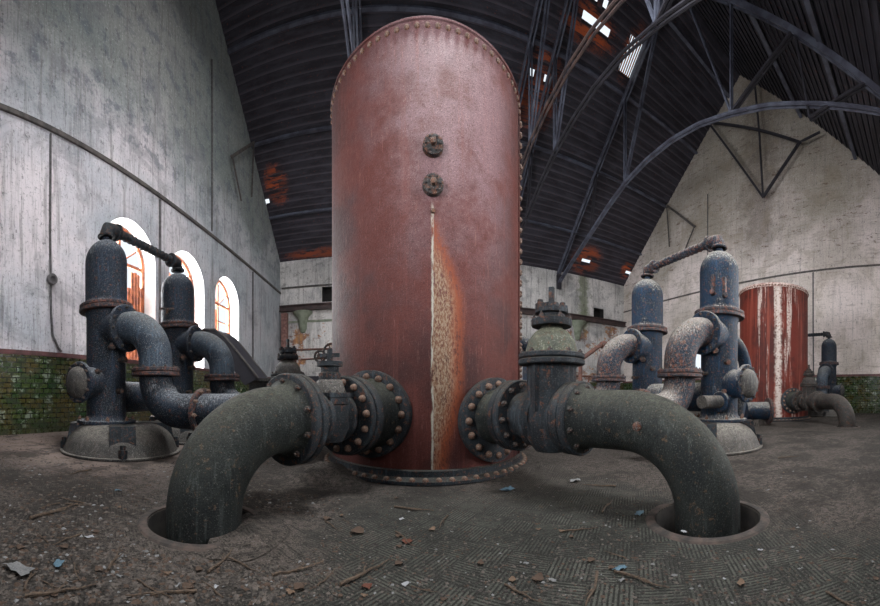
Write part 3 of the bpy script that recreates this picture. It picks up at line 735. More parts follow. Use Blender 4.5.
eR = elbow('elbow_pipe', 'thick dark elbow pipe plunging into the floor pit at right front', None, UR, 2.035, 2.963, .2, .265, .55, 'front_pipe', 'thick elbows of the big tank')
# cast boss on each bend
for t, u, s1, sd in ((eL, UL, 2.65, -1), (eR, UR, 2.963, 1)):
    n_ = V((-u.y, u.x, 0)) * (1 if V((-u.y, u.x, 0)).dot(V((t.location.x, t.location.y, 0))) < 0 else -1)
    n_ = (n_ + u * .15).normalized()
    p = u * (-.53 + .12) + V((0, 0, Z0 - .02)) + n_ * .195
    mb = MB().lathe([(0, -.03), (.03, -.03), (.028, .018), (.02, .024), (0, .024)], frame(p, n_), 14); mb.build('boss', 'dark_bolt', t)

# right gate valve: column with domed bonnet and gland
def big_valve(label, base, u, hf, hb, Rf1, Rf2, k=1.0, mats=('front_flange', 'dome'), group=None, floor=True):
    """base: floor point under the column; hf/hb: reach of the two ends along u"""
    u = V(u); t = thing('gate_valve', label, 'valve', base, 0, group); c = V((0, 0, Z0))
    body, dm = mats
    mb = MB(); mb.cyl(c - u * (hb - .02), c + u * (hf - .02), .185 * k, 36); mb.lathe([(0, -.27), (.12, -.255), (.2, -.15), (.2, .0), (.185, .1), (.185, .36), (.2, .4)], frame(c, (0, 0, 1)), 36)
    mb.lathe([(.205, -hb * .55), (.235, -hb * .45), (.235, -hb * .3), (.2, -hb * .2)], frame(c, u), 36)
    mb.lathe([(.2, hf * .45), (.225, hf * .55), (.225, hf * .7), (.2, hf * .8)], frame(c, u), 36)
    for s in (1, -1):
        w = V((-u.y, u.x, 0)) * s; mb.box((0, 0, .22), (.05, .03, .34), Matrix.Translation(c) @ frame((0, 0, 0), (0, 0, 1)) @ Matrix.Translation(frame((0, 0, 0), (0, 0, 1)).inverted() @ (w * .19)))
    mb.build('body', body, t)
    ring(t, 'inlet_flange', c - u * hb, u, Rf1, .06, body, 'dark_bolt', 12, Rf1 * .85, .022, .03)
    ring(t, 'outlet_flange', c + u * (hf - .06), u, Rf2, .06, body)
    f = ring(t, 'bonnet_flange', c + V((0, 0, .39)), (0, 0, 1), .252 * k, .042, body)
    f2 = ring(t, 'bonnet_flange', c + V((0, 0, .437)), (0, 0, 1), .25 * k, .04, body, 'dark_bolt', 10, .225 * k, .018, .02)
    z = .475
    mb = MB(); mb.lathe([(.2, z), (.195, z + .03), (.175, z + .1), (.13, z + .16), (.085, z + .19), (.08, z + .215)], frame(c, (0, 0, 1)), 36); mb.build('bonnet_dome', dm, t)
    z += .205
    mb = MB(); mb.lathe([(0, z), (.15, z), (.155, z + .01), (.155, z + .05), (.12, z + .055), (.1, z + .07), (.1, z + .09), (.125, z + .1), (.125, z + .13), (0, z + .13)], frame(c, (0, 0, 1)), 28)
    g = mb.build('gland', body, t); bolts_on(g, c + V((0, 0, z + .052)), (0, 0, 1), .135, 6, .018, .03, 'hex')
    z += .13
    mb = MB(); mb.lathe([(0, z), (.06, z), (.055, z + .05), (0, z + .05)], frame(c, (0, 0, 1)), 16); mb.box(c + V((0, 0, z + .02)), (.24, .07, .04))
    for s in (-.095, .095): mb.cyl(c + V((s, 0, z + .03)), c + V((s, 0, z + .065)), .022, 6)
    mb.build('gland_follower', body, t)
    mb = MB(); mb.cyl(c + V((0, 0, z + .04)), c + V((0, 0, z + .17)), .026, 4); mb.build('stem', body, t)
    return t
sv = 1.80
big_valve('dark gate valve with greenish domed bonnet on the right outlet of the big tank', TC + UR * sv, UR, 2.033 - sv, sv - 1.447, .29, .262)

# left gate valve: small body with rectangular bonnet
sv = 1.6; u = UL; base = TC + u * sv
t = thing('gate_valve', 'small black gate valve clamped between left elbow pipe and tank flange', 'valve', base); c = V((0, 0, Z0)); w = V((-u.y, u.x, 0))
RM = Matrix((u.to_3d(), w, V((0, 0, 1)))).transposed().to_4x4()
mb = MB(); mb.cyl(c - u * .17, c + u * .33, .14, 32)
mb.lathe([(0, -.2), (.1, -.19), (.165, -.08), (.165, .09)], frame(c, (0, 0, 1)), 28)
mb.lathe([(.15, .1), (.185, .13), (.185, .17), (.15, .2)], frame(c, u), 32); mb.lathe([(.14, -.13), (.2, -.1), (.2, -.06), (.14, -.02)], frame(c, u), 32)
mb.build('body', 'front_flange', t)
ring(t, 'inlet_flange', c - u * .183, u, .315, .06, 'front_flange', 'bolt', 14, .265, .03, .045, 'dome')
ring(t, 'outlet_flange', c + u * .392, -u, .315, .06, 'front_flange', 'dark_bolt', 12, .26, .024, .035)
f = MB().box(c + V((0, 0, .12)), (.3, .28, .045), Matrix.Translation(c) @ RM @ Matrix.Translation(-c)).box(c + V((0, 0, .165)), (.3, .28, .035), Matrix.Translation(c) @ RM @ Matrix.Translation(-c)).build('bonnet_plate', 'front_flange', t)
each('bolt', [frame(c + RM.to_3x3() @ V((i, j, .178)), (0, 0, 1)) for i in (-.12, -.04, .04, .12) for j in (-.115, .115)], head(.014, .016, 'hex'), 'dark_bolt', f)
MB().lathe([(.13, .18), (.12, .2), (.1, .27), (.075, .29)], frame(c, (0, 0, 1)), 24).build('bonnet', 'dusty_base', t)
MB().lathe([(0, .28), (.085, .28), (.085, .33), (.07, .34), (.07, .38), (.1, .385), (.1, .42), (0, .42)], frame(c, (0, 0, 1)), 24).build('gland', 'front_flange', t)
mb = MB(); mb.cyl(c + V((0, 0, .42)), c + V((0, 0, .52)), .022, 10); mb.box(c + V((0, 0, .47)), (.15, .03, .03)); mb.build('stem', 'front_flange', t)

# ------------------------------------------------------------------ pumps: air vessel on a column with an outlet bend
def pump(label, x, y, sg, pm, em, group, trunk=0, extras=()):
    t = thing('pump_unit', label, 'pump', (x, y, 0), 0, group); X = V((sg, 0, 0)); Z = V((0, 0, 1))
    o = V((sg * .15, .12, 0)); M0 = Matrix.Translation(o)
    pr = [(.80, 0), (.81, .01), (.81, .03), (.77, .035)] + [(.38 + .37 * math.cos(a), .03 + .35 * math.sin(a)) for a in [PI / 2 * k / 8 for k in range(1, 9)]] + [(0, .38)]
    b = MB().lathe(pr, M0, 48).build('base', 'dusty_base', t)
    dv = V((-x, -y, 0)).normalized(); sw = V((-dv.y, dv.x, 0))
    mb = MB()
    for q in (dv, -dv, sw, -sw):
        ax = V((-q.y, q.x, 0)); m = Matrix((q, ax, Z)).transposed().to_4x4(); m.translation = o
        mb.add([m @ V(p) for p in ((.3, -.1, .39), (.3, .1, .39), (.79, -.1, .02), (.79, .1, .02), (.72, -.1, .39), (.72, .1, .39))] if 0 else [m @ V(p) for p in ((.25, -.15, .385), (.25, .15, .385), (.66, .15, .385), (.66, -.15, .385), (.74, -.16, .0), (.74, .16, .0), (.25, .15, 0), (.25, -.15, 0))],
               [(0, 1, 2, 3), (3, 2, 5, 4), (0, 3, 4, 7), (1, 6, 5, 2)])
        mb.cyl(m @ V((.76, 0, .03)), m @ V((.76, 0, .13)), .05, 16); mb.lathe([(0, .13), (.035, .13), (.035, .18), (0, .19)], Matrix.Translation((m @ V((.76, 0, 0)))), 6)
    mb.build('base_lug', 'front_flange', b)
    ring(t, 'base_flange', (0, 0, .37), Z, .4, .05, pm, 'bolt', 8, .36, .025, .04)
    MB().lathe([(.3, .42), (.275, .46), (.27, .5), (.27, 1.78), (.29, 1.86)], I4, 40).build('column', pm, t)
    ring(t, 'collar_flange', (0, 0, 1.86), Z, .37, .05, 'pump_flange', 'dark_bolt', 12, .335, .018, .02, 'hex', both=False)
    f = ring(t, 'collar_flange', (0, 0, 1.915), Z, .365, .045, 'pump_flange')
    MB().lathe([(.31, 1.955), (.29, 1.99), (.285, 2.02), (.285, 2.53)] + [(.285 * math.cos(a), 2.53 + .31 * math.sin(a)) for a in [PI / 2 * k / 10 for k in range(1, 10)]] + [(.05, 2.842), (.05, 2.88), (0, 2.88)], I4, 40).build('air_vessel', pm, t)
    # outlet bend
    MB().lathe([(.245, .1), (.24, .33), (.26, .36)], frame((0, 0, 1.6), X), 36).build('outlet_boss', pm, t)
    ring(t, 'outlet_flange', X * .355 + V((0, 0, 1.6)), X, .3, .055, pm, 'dark_bolt', 12, .26, .02, .026)
    pts = [X * .4 + V((0, 0, 1.6))] + arc(X * .42 + V((0, 0, 1.15)), Z, X, .45, 0, PI / 2, 18) + [X * .87 + V((0, 0, 1.06))]
    MB().tube(pts, .2, 36).build('upper_bend', em, t)
    ring(t, 'bend_flange', X * .87 + V((0, 0, 1.02)), Z, .285, .045, 'pump_flange', 'dark_bolt', 12, .25, .018, .022)
    ring(t, 'bend_flange', X * .87 + V((0, 0, .97)), Z, .285, .045, 'pump_flange')
    pts = [X * .87 + V((0, 0, .98))] + arc(X * 1.25 + V((0, 0, .95)), -X, -Z, .38, 0, PI / 2, 16) + [X * (2.05 if trunk and sg > 0 else 1.55) + V((0, 0, .57))]
    MB().tube(pts, .195, 36).build('lower_bend', pm if sg > 0 else em, t)
    ring(t, 'end_flange', X * 1.5 + V((0, 0, .57)), X, .25, .05, 'pump_flange', 'bolt', 10, .23, .022, .03)
    # capped side port
    if 'noport' not in extras:
        MB().lathe([(.205, .15), (.2, .44)], frame((0, 0, .91), (0, -1, 0)), 32).build('side_port', pm, t)
        f = ring(t, 'port_flange', (0, -.44, .91), (0, -1, 0), .265, .05, pm, 'dark_bolt', 12, .235, .02, .03)
        MB().lathe([(.205, .49), (.19, .53), (.14, .57), (.07, .59), (0, .595)], frame((0, 0, .91), (0, -1, 0)), 28).build('port_cap', 'dusty_base', t)
    # cocks on the column
    cd = (dv * .9 + X * .35).normalized()
    for (az, z, r) in ((0, 1.36, .035), (.5, 1.2, .03), (-.5, 1.05, .022), (.35, .8, .025)):
        q = Matrix.Rotation(az, 3, 'Z') @ cd
        mb = MB(); mb.cyl(q * .255 + V((0, 0, z)), q * .34 + V((0, 0, z)), r, 12); mb.lathe([(0, .34), (r * 1.4, .34), (r * 1.4, .39), (0, .4)], frame((0, 0, z), q), 6)
        mb.build('cock', 'dark_bolt', t)
    if trunk:
        MB().lathe([(.22, .15), (.22, trunk)], frame((0, 0, .72), (0, 1, 0)), 28).build('cross_trunk', pm, t)
    if 'handle' in extras:
        q = (dv + sw * -.5).normalized(); mb = MB(); p = q * .28 + V((0, 0, 2.15))
        mb.cyl(p, p + q * .12, .02, 8); mb.bar(p + q * .12 - sw * .12, p + q * .12 + sw * .12, .03); mb.cyl(p + q * .1 + V((0, 0, -.08)), p + q * .1 + V((0, 0, .02)), .025, 8)
        mb.build('cock_handle', 'dark_bolt', t)
    if 'bypass' in extras:
        pts = [X * -.25 + V((0, .05, 1.62))] + arc(V((-.33 * sg, .05, 1.1)), Z, -X, .52 * 1, .12, PI * .62, 16)
        pts += [X * -.66 + V((0, .05, .6)), X * -.55 + V((0, .05, .32))]
        MB().tube(pts, .105, 20).build('bypass_pipe', pm, t)
        q = X * .26 + V((0, -.2, .66))
        mb = MB(); mb.cyl(q - X * .1, q + X * .42, .085, 20); mb.build('stub_pipe', 'dusty_base', t)
        MB().disc(q - X * .02, X, .14, .05).build('stub_flange', pm, t)
        for (a_, z_) in ((0, 2.28), (.55, 2.24)):
            qd = (dv * 1 + sw * (a_ - .3)).normalized(); m_ = MB()
            m_.box(qd * .295 + V((0, 0, z_)), (.045, .045, .26)); m_.lathe([(0, .28), (.035, .28), (.035, .36), (0, .37)], frame((0, 0, z_ - .12), qd), 8)
            m_.build('gauge_bracket', 'pump_flange', t)
    return t
LP = [(-3.44, 3.08), (-3.46, 4.74)]
RPp = [(4.08, 2.84), (4.2, 4.5)]
pump('slate blue domed pump nearest the green tiled wall', *LP[0], 1, 'pump_left', 'elbow_left', 'domed pump units', 1.36)
pump('slate blue domed pump in front of the second arched window', *LP[1], 1, 'pump_left', 'elbow_left', 'domed pump units', 0, ('handle', 'noport'))
pump('blue spattered domed pump standing in front of the distant red tank', *RPp[0], -1, 'pump_right', 'elbow_right', 'domed pump units', 1.36, ('bypass',))
pump('blue spattered domed pump just right of the domed gate valve', *RPp[1], -1, 'pump_right', 'elbow_right', 'domed pump units', 0, ('noport',))
FP = (12.1, 3.55)
pump('small distant blue domed pump beyond the distant red tank', *FP, -1, 'pump_left', 'elbow_left', 'domed pump units')

def link_pipe(label, a, b, mat, down=True):
    t = thing('connecting_pipe', label, 'pipe', (a[0], a[1], 2.885)); A = V((0, 0, 0)); B = V((b[0] - a[0], b[1] - a[1], 0)); d = B.normalized()
    L = B.length
    mb = MB(); mb.tube([d * .12 + V((0, 0, .13)), d * (L - .12) + V((0, 0, .13))], .06, 16)
    mb.build('pipe', mat, t)
    mb = MB(); n = int(L / .09)
    for k in range(2, n - 1):
        q = d * (k * L / n) + V((0, 0, .13)); mb.disc(q, d, .068, .03, .05, 14)
    mb.build('wrapping', mat, t)
    for (p, s) in ((A, 1), (B, -1)) if down else ((A, 1),):
        mb = MB(); mb.tube([p + V((0, 0, 0)), p + V((0, 0, .06)), p + d * s * .03 + V((0, 0, .115)), p + d * s * .1 + V((0, 0, .13)), p + d * s * .2 + V((0, 0, .13))], [.09, .085, .1, .095, .085], 16)
        mb.disc(p, (0, 0, 1), .12, .03, 0, 18); mb.disc(p + d * s * .18 + V((0, 0, .13)), d * s, .115, .04, 0, 18)
        mb.build('corner_fitting', mat, t)
    return t
link_pipe('wrapped black pipe joining the tops of the two left pumps', LP[0], LP[1], 'front_flange')
link_pipe('wrapped spattered pipe joining the tops of the two right pumps', RPp[0], RPp[1], 'elbow_right')
link_pipe('thin pipe leading off the distant small pump behind the distant tank', FP, (12.1, 5.6), 'front_flange', False)

# valve on the left pumps' outlet line, seen above the left elbow
big_valve('dusty domed gate valve standing behind the left elbow pipe', V((-1.5, 4.74, 0)), V((1, 0, 0)), .34, .35, .26, .26, 1.0, ('front_flange', 'dusty_base'))

# ------------------------------------------------------------------ distant tank with its pipework
T2 = V((9.64, 4.63, 0))
t2 = tank('storage_tank', T2.x, T2.y, 'distant rust red tank streaked white by the right wall', 'tank2', None, math.atan2(-T2.y, -T2.x), math.radians(-14))
U2 = (V((PF[0], PF[1], 0)) - T2).normalized(); S2 = (V((PF[0], PF[1], 0)) - T2).length
nozzle(t2, U2, .37, .24, 1.45, .29, 16, 12, .06)
elbow('elbow_pipe', 'distant black elbow pipe turning into the floor near the right edge', None, U2, 2.25, S2, .2, .27, .5, 'far_pipe', None, 'far_pipe', 10, 'dark_bolt', T2)
big_valve('distant black gate valve on the outlet of the distant red tank', T2 + U2 * 1.85, U2, .395, .397, .285, .265, .95, ('far_pipe', 'far_pipe'))

# flanged pipe end beside the distant tank
t = thing('flanged_pipe', 'short capped flange pipe lying low beside the distant red tank', 'pipe', (7.5, 3.78, 0))
q = V((.52, -.5, 0)).normalized() * 1.0; c = V((0, 0, .36))
MB().cyl(c - q * .55, c + q * .05, .22, 32).build('pipe', 'pump_right', t)
ring(t, 'end_flange', c + q * .0, q, .32, .06, 'pump_flange', 'bolt', 14, .275, .028, .03)
MB().lathe([(0, .06), (.2, .06), (.17, .1), (0, .13)], frame(c, q), 28).build('cap', 'pump_flange', t)
MB().box((-.2, .2, .08), (.3, .3, .16)).build('support_block', 'soil', t)

# curved belt guard behind the left pumps
t = thing('belt_guard', 'curved black sheet guard arching behind the second left pump', 'machine guard', (-3.2, 6.0, 0))
prof = [(-1.0, 1.1), (-.95, 1.45), (-.82, 1.75), (-.6, 1.97), (-.35, 2.06), (-.1, 2.03), (.12, 1.88), (.35, 1.62), (.6, 1.32), (.82, 1.06)]
mb = MB(); W = .26
vs = []
for (a_, z_) in prof: vs += [(a_, -W, z_), (a_, W, z_), (a_, W, z_ - .025), (a_, -W, z_ - .025)]
n = len(prof); fs = []
for i in range(n - 1):
    for k in range(4): fs.append((i * 4 + k, i * 4 + (k + 1) % 4, i * 4 + 4 + (k + 1) % 4, i * 4 + 4 + k))
fs += [(0, 1, 2, 3), tuple((n - 1) * 4 + k for k in (3, 2, 1, 0))]
mb.add(vs, fs); mb.build('curved_cover', 'dark_steel', t)
vs = []
for (a_, z_) in prof:
    q = V((-.1 - a_, 0, .6 - z_)).normalized() * .3; vs += [(a_, -W, z_), (a_ + q.x, -W, z_ + q.z), (a_, -W + .02, z_), (a_ + q.x, -W + .02, z_ + q.z)]
fs = []
for i in range(n - 1):
    b = i * 4; fs += [(b, b + 4, b + 5, b + 1), (b + 2, b + 3, b + 7, b + 6), (b, b + 2, b + 6, b + 4), (b + 1, b + 5, b + 7, b + 3)]
MB().add(vs, fs).build('side_plate', 'dark_steel', t)
for y in (-W, W): MB().tube([(a_, y, z_) for a_, z_ in prof], .018, 6).build('edge_rim', 'band', t)
MB().box((.8, 0, .5), (.4, .4, 1.0)).box((.8, 0, 1.03), (.55, .5, .05)).build('pedestal', 'dusty_base', t)
MB().box((-.98, 0, .55), (.12, .45, 1.1)).build('leg', 'dark_steel', t)

# small valve wheels on a rod at the back left
t = thing('valve_rod', 'thin rod with two small wheels in front of the rusty back wall', 'valve', (-1.35, 6.3, 0))
mb = MB(); mb.cyl((-.55, 0, 1.62), (.6, 0, 1.62), .022, 10); mb.cyl((-.35, -.1, 1.42), (.6, -.1, 1.45), .018, 10); mb.build('rod', 'rust', t)
for (x, z, r) in ((.02, 1.47, .1), (.24, 1.55, .15)):
    mb = MB(); mb.tube(arc((x, -.12, z), (1, 0, 0), (0, 0, 1), r, 0, 2 * PI, 24), .022, 8, False); mb.lathe([(0, -.06), (.05, -.06), (.05, .06), (0, .06)], frame((x, -.1, z), (0, 1, 0)), 12)
    for k in range(4): a = k * PI / 2 + .4; mb.bar((x, -.12, z), (x + r * math.cos(a), -.12, z + r * math.sin(a)), .02)
    mb.build('hand_wheel', 'dark_bolt', t)
for x in (-.5, .5): MB().cyl((x, 0, 0), (x, 0, 1.66), .035, 12).build('post', 'rust', t)
MB().box((.05, 0, .55), (1.0, .35, 1.1)).build('housing', 'dark_steel', t)

# bent standpipe and railing in front of the back wall, right of the tank
t = thing('standpipe', 'bent rusty standpipe between domed valve and blue pump', 'pipe', (4.3, 5.95, 0))
t.location = (5.05, 7.0, 0)
MB().tube([(-.72, 0, 1.6), (-.1, 0, 2.02), (-.02, 0, 2.03), (.04, 0, 1.96), (.05, 0, 1.85), (.05, 0, 0)], .055, 14).build('pipe', 'rust', t)
MB().lathe([(.075, -.07), (.095, -.06), (.095, .06), (.075, .07)], frame((-.03, 0, 2.02), (1, 0, .3)), 16).build('coupling', 'rust', t)
MB().cyl((-.72, 0, 0), (-.72, 0, 1.64), .05, 12).build('post', 'rust', t)
t = thing('guard_rail', 'low rusty guard rail in front of the back wall behind the valve', 'railing', (5.0, 9.2, 0))
for z in (.6, 1.0, 1.35): MB().cyl((-1.1, 0, z), (2.0, 0, z), .03, 8).build('rail', 'rust', t)
for x in (-1.05, 0, 1.0, 1.95): MB().cyl((x, 0, 0), (x, 0, 1.38), .035, 8).build('post', 'rust', t)
# dark blue bent pipe glimpsed between the tank and the domed valve
t = thing('elbow_pipe', 'dark blue bent pipe half hidden between big tank and domed valve', 'pipe', (2.62, 6.2, 0))
MB().tube([(-.55, 0, 1.75)] + arc((-.3, 0, 1.35), (0, 0, 1), (1, 0, 0), .4, 0, PI / 2, 12) + [(.1, 0, 0)], .2, 28).build('bend', 'pump_right', t)
ring(t, 'end_flange', (.1, 0, .8), (0, 0, 1), .28, .06, 'pump_flange', 'dark_bolt', 10)

# ------------------------------------------------------------------ loose things on the floor
rnd = random.Random(11)
def fl(px, py):
    """floor point seen at a place in the photograph"""
    d = 340 * .75 / (py - 395); a = (px - 392) / 340
    return V((d * math.sin(a), d * math.cos(a), 0))
BLOCK = [(TC.x, TC.y, 1.22), (PL[0], PL[1], .42), (PR[0], PR[1], .42), (PF[0], PF[1], .36), (T2.x, T2.y, 1.2)] + [(x + .15, y + .12, .95) for x, y in LP] + [(x - .15, y + .12, .95) for x, y in RPp]
BLOCK += [(-.62, 3.12, .6), (1.38, 3.0, .5), (-.74, 1.69, .36), (-2.4, 6, .35), (-4.18, 6, .3), (-1.3, 6.3, .6), (7.2, 4.2, .6), (5.05, 7.0, .15), (4.33, 7.0, .12), (2.72, 6.2, .32)]
def free(p, r=.05): return all((p.x - x) ** 2 + (p.y - y) ** 2 > (q + r) ** 2 for x, y, q in BLOCK)

mleaf = [plain('dead_leaf_' + n, lin(*c), .8, None, 30) for n, c in (('brown', (78, 60, 47)), ('tan', (112, 90, 72)), ('rust', (98, 54, 38)))]
mtwig = plain('twig_bark', lin(92, 76, 62), .85, lin(58, 48, 40), 20)
mpap = [plain('litter_' + n, lin(*[v * .8 for v in c]), .7, None, 20) for n, c in (('white', (204, 206, 210)), ('blue', (104, 140, 160)), ('grey', (150, 150, 150)))]
def leaf_mesh(seed):
    r = random.Random(seed); mb = MB(); L = 1.0; W = .3 + r.random() * .2; n = 6; vs, fs = [], []
    for i in range(n + 1):
        t_ = i / n; w = W * math.sin(PI * (t_ * .94 + .03)) ** .8 * (1 + .2 * r.uniform(-1, 1)); x = (t_ - .5) * L; cz = .14 * (2 * t_ - 1) ** 2
        vs += [(x, -w, cz + .14 * r.random() + .02), (x, 0, cz + .01), (x, w, cz + .14 * r.random() + .02)]
    for i in range(n):
        for k in range(2): fs.append((i * 3 + k, i * 3 + k + 1, i * 3 + k + 4, i * 3 + k + 3))
    mb.add(vs, fs); mb.add([(-.5, -.02, .14), (-.75, .03, .05), (-.5, .02, .14)], [(0, 1, 2)])
    return mb
def place(o, p, s, rz, z=.004):
    o.location = (p.x, p.y, z); o.scale = (s, s, s); o.rotation_euler = (0, 0, rz); return o
LV = [leaf_mesh(i).build('dead_leaf', mleaf[i % 3]) for i in range(6)]
used = set()
def put_leaf(p, s, rz, k, label, group=None):
    o = LV[k]
    if k in used: o = o.copy(); C.objects.link(o)
    used.add(k)
    return tag(place(o, p, s, rz), label, 'leaf', group)
put_leaf(fl(247, 544), .085, .3, 1, 'pale tan dead leaf at the right of the left floor pit')
put_leaf(fl(357, 533), .08, 1.0, 0, 'curled brown dead leaf on the floor below the left nozzle')
put_leaf(fl(407, 543), .055, -.2, 2, 'small bright rust-orange leaf on the floor before the tank')
put_leaf(fl(367, 588), .045, .5, 5, 'rust coloured leaf nearest the bottom edge before the tank')
put_leaf(fl(538, 580), .06, .9, 3, 'curled brown leaf on the worn ribbed tiles at bottom centre')
k = 0
while k < 64:
    px, py = rnd.uniform(0, 880), 425 + 178 * rnd.random() ** .8
    if px > 330 and rnd.random() < .62: continue
    p = fl(px, py)
    if not free(p, .06) or p.x < XL + .3 or p.x > XR - .3: continue
    put_leaf(p, rnd.uniform(.02, .05), rnd.uniform(0, 6.3), rnd.choice((0, 1, 3, 4, 0, 3)), 'small dead leaf among the litter on the dirty floor', 'dead leaves scattered over the floor'); k += 1

def twig_mesh(seed):
    r = random.Random(seed); p = V((0, 0, .026)); pts = [p.copy()]; a = 0
    for i in range(7): a += r.uniform(-.25, .25); p = p + V((math.cos(a), math.sin(a), 0)) / 7; p.z = .024 + .02 * r.random(); pts.append(p.copy())
    mb = MB().tube(pts, [.028 * (1 - i * .09) for i in range(8)], 6)
    q = pts[3]; b = r.choice((-.7, .7)); mb.tube([q, q + V((math.cos(b) * .12, math.sin(b) * .12, .01)), q + V((math.cos(b) * .26, math.sin(b * .8) * .26, .015))], [.016, .012, .008], 5)
    return mb
TW = [twig_mesh(i).build('twig', mtwig) for i in range(5)]
usedt = set()
def put_twig(a, b, k, label, group=None):
    o = TW[k]
    if k in usedt: o = o.copy(); C.objects.link(o)
    usedt.add(k); d = b - a
    o.location = (a.x, a.y, .002); o.rotation_euler = (0, 0, math.atan2(d.y, d.x)); L = d.length; o.scale = (L, L, min(L, .6))
    return tag(o, label, 'twig', group)
put_twig(fl(137, 581), fl(161, 604), 0, 'twig slanting at the bottom left of the floor')
put_twig(fl(25, 598), fl(95, 584), 1, 'long twig lying along the bottom left corner')
put_twig(fl(272, 577), fl(330, 569), 2, 'long pale twig lying right of the left floor pit')
put_twig(fl(228, 559), fl(264, 569), 3, 'short twig just below the left floor pit')
put_twig(fl(30, 520), fl(70, 503), 4, 'thin forked twig at the far left of the floor')
put_twig(fl(505, 586), fl(545, 604), 1, 'dark stick lying on worn tiles at bottom centre')
put_twig(fl(325, 522), fl(345, 530), 3, 'short twig on the floor between left pit and tank')
put_twig(fl(208, 574), fl(246, 552), 0, 'thin bent twig between left pit and bottom edge')
k = 0
while k < 34:
    px, py = rnd.uniform(0, 420) if rnd.random() < .75 else rnd.uniform(400, 880), rnd.uniform(450, 600)
    a = fl(px, py); ang = rnd.uniform(0, 6.3); L = rnd.uniform(.1, .3); b = a + V((math.cos(ang), math.sin(ang), 0)) * L
    if not free(a, .12) or not free(b, .12) or not free((a + b) / 2, .1) or a.x < XL + .4: continue
    put_twig(a, b, rnd.randrange(5), 'thin dry twig among the litter on the dirty floor', 'dry twigs scattered over the floor'); k += 1

def scrap_mesh(seed):
    r = random.Random(seed); n = 5; vs = [((i / 4 - .5) + r.uniform(-.09, .09), (j / 4 - .5) * .6 + r.uniform(-.07, .07), .03 + .2 * r.random()) for i in range(n) for j in range(n)]
    return MB().add(vs, [(i * n + j, i * n + j + 1, (i + 1) * n + j + 1, (i + 1) * n + j) for i in range(n - 1) for j in range(n - 1)])
def put_scrap(px, py, s, rz, m, seed, label, group=None):
    p = fl(px, py); return tag(place(scrap_mesh(seed).build('paper_scrap', mpap[m]), p, s, rz), label, 'litter', group)
put_scrap(508, 491, .11, .2, 1, 1, 'pale blue scrap on the floor by the tank base')
put_scrap(640, 515, .07, .3, 1, 2, 'pale blue scrap just left of the right floor pit')
put_scrap(402, 520, .035, .8, 0, 3, 'bright bluish white scrap on the floor before the tank')
put_scrap(620, 570, .06, .1, 1, 4, 'pale blue scrap on the ribbed tiles at bottom right')
put_scrap(89, 538, .045, 1.2, 0, 5, 'white crumpled scrap left of the left floor pit')
put_scrap(58, 566, .06, 2.2, 1, 6, 'dull blue scrap near the bottom left corner')
put_scrap(18, 572, .12, .2, 2, 7, 'grey crumpled sheet at the bottom left edge')
put_scrap(575, 482, .1, -.3, 2, 8, 'long grey scrap on the floor under the right pipe')
put_scrap(118, 491, .05, .4, 1, 9, 'small blue scrap on the floor below the nearest left pump')
put_scrap(684, 533, .04, 1.2, 0, 10, 'white scrap at the lip of the right floor pit')
k = 0
while k < 26:
    px, py = rnd.uniform(0, 880), rnd.uniform(455, 590); p = fl(px, py)
    if not free(p, .06): continue
    put_scrap(px, py, rnd.uniform(.015, .035), rnd.uniform(0, 6), rnd.choice((0, 2, 2)), 40 + k, 'tiny pale scrap among the litter on the dirty floor', 'pale scraps scattered over the floor'); k += 1

# crumbled plaster, grit and leaf mould: one mass
mb = MB()
for k in range(24000):
    px, py = rnd.uniform(-20, 900), 412 + 192 * rnd.random() ** 1.1
    if 340 < px and rnd.random() < .55: continue
    p = fl(px, py)
    if not free(p, .01) or not (XL + .1 < p.x < XR - .1): continue
    s = rnd.uniform(.003, .011) * (1 + .12 * p.length) * (1.5 if p.x < -.4 else 1); h = s * rnd.uniform(.15, .6); a0 = rnd.uniform(0, 6)
    m = 0 if rnd.random() < .74 else (1 if rnd.random() < .88 else 2)
    n = 4; vs = [(p.x + s * rnd.uniform(.5, 1) * math.cos(a0 + i * PI / 2), p.y + s * rnd.uniform(.4, 1.3) * math.sin(a0 + i * PI / 2), .001) for i in range(n)] + [(p.x + rnd.uniform(-.3, .3) * s, p.y, h)]
    mb.add(vs, [(0, 1, 4), (1, 2, 4), (2, 3, 4), (3, 0, 4)], m)
o = mb.build('floor_debris', ['soil', mleaf[0], mpap[2]], None, 10)
tag(o, 'grit, crumbled plaster and leaf mould strewn over the floor', 'debris', None, 'stuff')
# heap of soil that has slid into the left pit and around the tank foot
def heap(name, label, cx, cy, rx, ry, h, seed, z0=0.0, hole=None):
    mb = MB(); n, mrow = 40, 8; vs, fs = [], []
    for j in range(mrow + 1):
        t_ = j / mrow
        for i in range(n):
            a = 2 * PI * i / n; w = 1 + .22 * mnoise.noise(V((math.cos(a) * 1.7, math.sin(a) * 1.7, seed)))
            x, y = cx + rx * w * t_ * math.cos(a), cy + ry * w * t_ * math.sin(a)
            z = z0 + h * (1 - t_) ** 1.2 * (1 + .5 * mnoise.noise(V((x * 9, y * 9, seed)))) + .015 * (1 - t_) * mnoise.noise(V((x * 30, y * 30, seed))) + .001
            vs.append((x, y, z))
    for j in range(mrow):
        for i in range(n): fs.append((j * n + i, j * n + (i + 1) % n, (j + 1) * n + (i + 1) % n, (j + 1) * n + i))
    mb.add(vs, fs); return tag(mb.build(name, 'floor', None, 60), label, 'soil', None, 'stuff')
heap('soil_heap', 'dark soil that has slid over the right side of the left floor pit', PL[0] + .3, PL[1] + .0, .2, .34, .035, 8, .004)
heap('soil_heap', 'low heap of dark soil against the tank foot under the left valve', -.62, 3.12, .5, .36, .13, 3)
